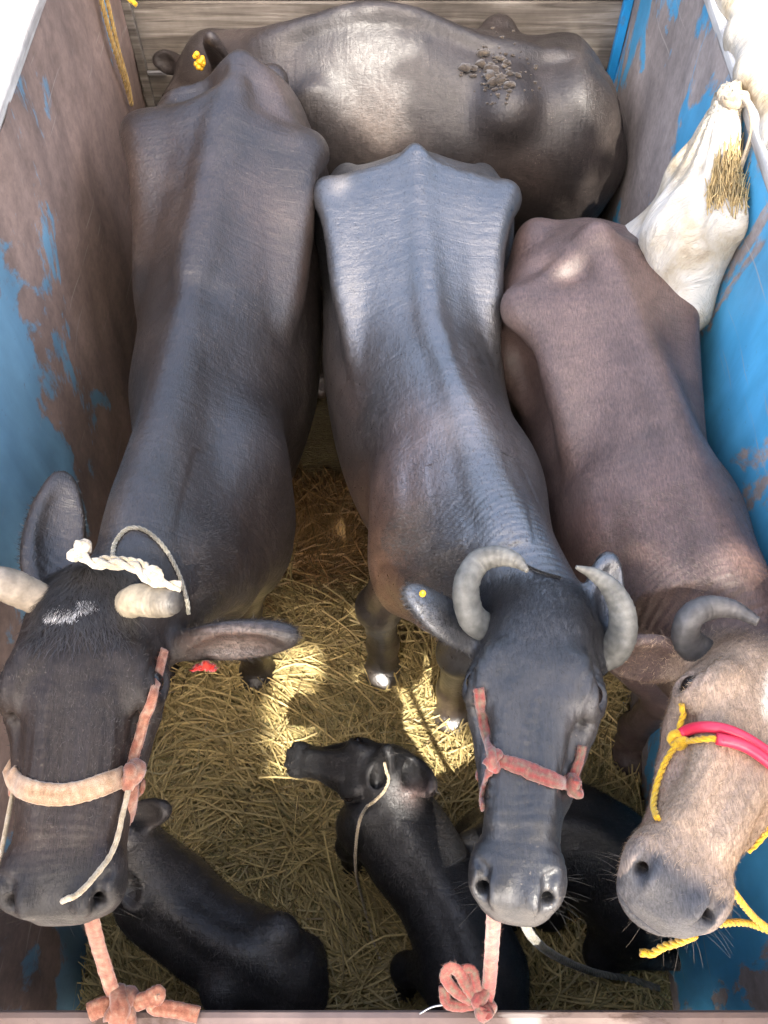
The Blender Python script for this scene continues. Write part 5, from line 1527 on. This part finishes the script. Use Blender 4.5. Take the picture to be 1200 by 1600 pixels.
rope_px('jaw_rope', bvC, [(1058, 1162), (1043, 1190), (1032, 1225), (1026, 1262), (1030, 1285)], .0055, M['yellow_rope'], h, .006)
a, b = cast(bvC, 1058, 1160); knot('knot', a + b * .008, .015, M['yellow_rope'], h, 3, 41)
rope('jaw_rope', [P(1205, 1290, 1.36), P(1185, 1315, 1.34), P(1168, 1330, 1.33)], .0055, M['yellow_rope'], h, 3)
ld = empty('lead_rope', P(1200, 1450, 1.2), 'yellow twisted lead rope running from the tan buffalo chin to the blue wall', 'lead')
rope('rope', [P(1090, 1450, 1.30), P(1130, 1443, 1.25), P(1165, 1442, 1.2), P(1195, 1452, 1.15), P(1240, 1470, 1.1)], .0062, M['yellow_rope'], ld, 3)
rope('rope', [P(1140, 1385, 1.32), P(1160, 1412, 1.28), P(1180, 1435, 1.22), P(1200, 1450, 1.18)], .0062, M['yellow_rope'], ld, 3)
rope('rope_end', [P(1085, 1462, 1.27), P(1060, 1472, 1.22), P(1035, 1480, 1.18), P(1018, 1490, 1.15), P(1001, 1488, 1.15)], .0072, M['yellow_rope'], ld, 3)
# calf cord
cc = empty('calf_cord', P(570, 1300, .5), 'thin jute cord looped round the sideways calf neck and trailing to straw', 'cord')
pn = [cast(bvF, *q, .6) for q in densify(((604, 1190), (608, 1212), (603, 1232), (590, 1248), (574, 1262)), 4)]
pts = [a + b * .006 for a, b in pn] + [P(562, 1282, .61), P(556, 1320, .55), P(556, 1360, .38), P(565, 1400, .15), P(575, 1440, .07), P(590, 1490, .06), P(610, 1530, .05)]
rope('cord', pts, .0042, M['jute'], cc, 3)
# hanging rope on the left wall
hr = empty('hanging_rope', PX(180, 90, XL + .02), 'brown-yellow doubled rope hanging down the brown side wall', 'rope')
rope('rope', [PX(150, -30, XL + .02), PX(163, 20, XL + .02), PX(180, 80, XL + .022), PX(196, 130, XL + .02), PX(206, 165, XL + .022)], .008, M['brown_rope'], hr, 3)
rope('rope', [PX(160, -30, XL + .03), PX(172, 20, XL + .032), PX(186, 80, XL + .03), PX(200, 130, XL + .03), PX(206, 162, XL + .024)], .007, M['brown_rope'], hr, 3)
rope('rope', [PX(175, -30, XL + .035), PX(196, -6, XL + .04), PX(214, 8, XL + .07)], .008, M['yellow_rope'], hr, 3)

# ------------------------------------------------------------------ feed sack
def build_sack():
    root = empty('feed_sack', (.74, 1.72, 1.1), 'white woven sack of straw hung from the blue side wall', 'sack')
    top = v3((.785, 1.80, 1.585))
    Lc, B0, R0, C0 = v3(PX(992, 392, .66)), v3(PX(1066, 482, .735)), v3(PX(1148, 350, .785)), v3(PX(1078, 365, .735))
    pr = [rc(top, Lc, .012, .042, .05), rc(top, B0, .016, .05, .06), rc(top, R0, .014, .022, .05), rc(top * .7 + C0 * .3, C0, .035, .08, .06), rc(top * .55 + Lc * .45, C0, .042, .07, .06), rc(top * .45 + B0 * .55, C0, .05, .07, .06), rc(C0, Lc, .08, .05, .07), rc(C0, B0, .08, .045, .07), rc(Lc, B0, .045, .045, .07),
          rc(R0, B0, .022, .035, .06), rc(C0, R0, .07, .02, .06)]
    V, F = skin(pr, .0075)
    nn = normals_of(V, F)
    dirn = C0 - top; dirn /= np.linalg.norm(dirn)
    sidev = np.cross(dirn, np.array([-.8, -.4, .4])); sidev /= np.linalg.norm(sidev)
    t = (V - top) @ dirn; lat = (V - top) @ sidev
    ang = np.arctan2(lat, t + .02)
    V += nn * (np.sin(ang * 26 + 2.2 * n3(V, 7, 1)) * .0045 * np.clip(1.2 - t * 2.2, .15, 1) + .004 * n3(V, 15, 3) + .0015 * n3(V, 45, 4))[:, None]
    V[:, 0] = np.minimum(V[:, 0], XR - .012)
    o = keep(link('sack_cloth', mesh('sack_cloth', V, F), M['sack']), root)
    bv = BVHTree.FromPolygons([tuple(v) for v in V], [tuple(int(i) for i in f) for f in F])
    # straw showing through the torn mouth, with a rolled lip below it
    n_ = 520
    P0 = []; D = []
    for i in range(n_):
        u_, v_ = random.random(), random.random()
        px = 1106 + u_ * 60 + v_ * 8; py = 318 - v_ * (92 - abs(u_ - .6) * 70)
        a, b = cast(bv, px, py, 1.35); P0.append(a + b * random.uniform(-.002, .012)); D.append(v3((PX(1148, 200, .77) - PX(1135, 320, .74)).normalized()) + np.array([random.gauss(0, .18) for _ in range(3)]))
    P0 = np.array(P0); D = np.array(D); D /= np.linalg.norm(D, axis=1)[:, None]
    Ls = rng.uniform(.03, .09, n_); parts = []
    for p, d, L_ in zip(P0, D, Ls):
        Vt, Ft, Ct = tube_arrays(np.array([p - d * L_ * .5, p + np.array([-.003, -.003, 0]), p + d * L_ * .5]), .0013, 3)
        parts.append((Vt, [tuple(f) for f in Ft] + [tuple(x) for x in Ct]))
    Vt, Ft = merge(parts); me = mesh('straw_fill', Vt, Ft)
    cl = np.repeat(np.array([(.55, .41, .2)]) * rng.uniform(.6, 1.2, (n_, 1)), len(Vt) // n_, 0)
    colattr(me, np.hstack([cl, np.ones((len(cl), 1))])); so = keep(link('straw_fill', me, M['straw']), root); so['kind'] = 'stuff'
    # tie
    for i in range(3):
        knot('tie', top + np.array([-.005, -.01 * i, -.01 + .012 * i]), .03, M['white_cloth'], root, 3, 50 + i)
    tube('tie_cord', [top, top + np.array([.012, -.06, .03]), top + np.array([.02, -.12, .0]), top + np.array([.01, -.16, -.08])], .006, M['white_cloth'], root, 8)
build_sack()
def build_tarp():
    prs = []
    pts = [(.85, 2.5, 1.60), (.86, 2.2, 1.61), (.855, 2.0, 1.62), (.85, 1.85, 1.615), (.86, 1.65, 1.6), (.87, 1.4, 1.58)]
    for i in range(len(pts) - 1): prs.append(rc(pts[i], pts[i + 1], .045, .045, .04)); prs.append(rc(np.array(pts[i]) + [.05, 0, -.06], np.array(pts[i + 1]) + [.05, 0, -.08], .05, .055, .04))
    V, F = skin(prs, .012)
    V += normals_of(V, F) * (.008 * n3(V, 18, 3) + .006 * np.sin(V[:, 1] * 30 + 3 * n3(V, 9, 2)))[:, None]
    V[:, 2] = np.maximum(V[:, 2], 1.45)
    o = link('tarpaulin', mesh('tarpaulin', V, F), M['sack'])
    tag(o, 'white crumpled tarpaulin bundled over the blue wall rim above the sack', 'tarpaulin')
build_tarp()
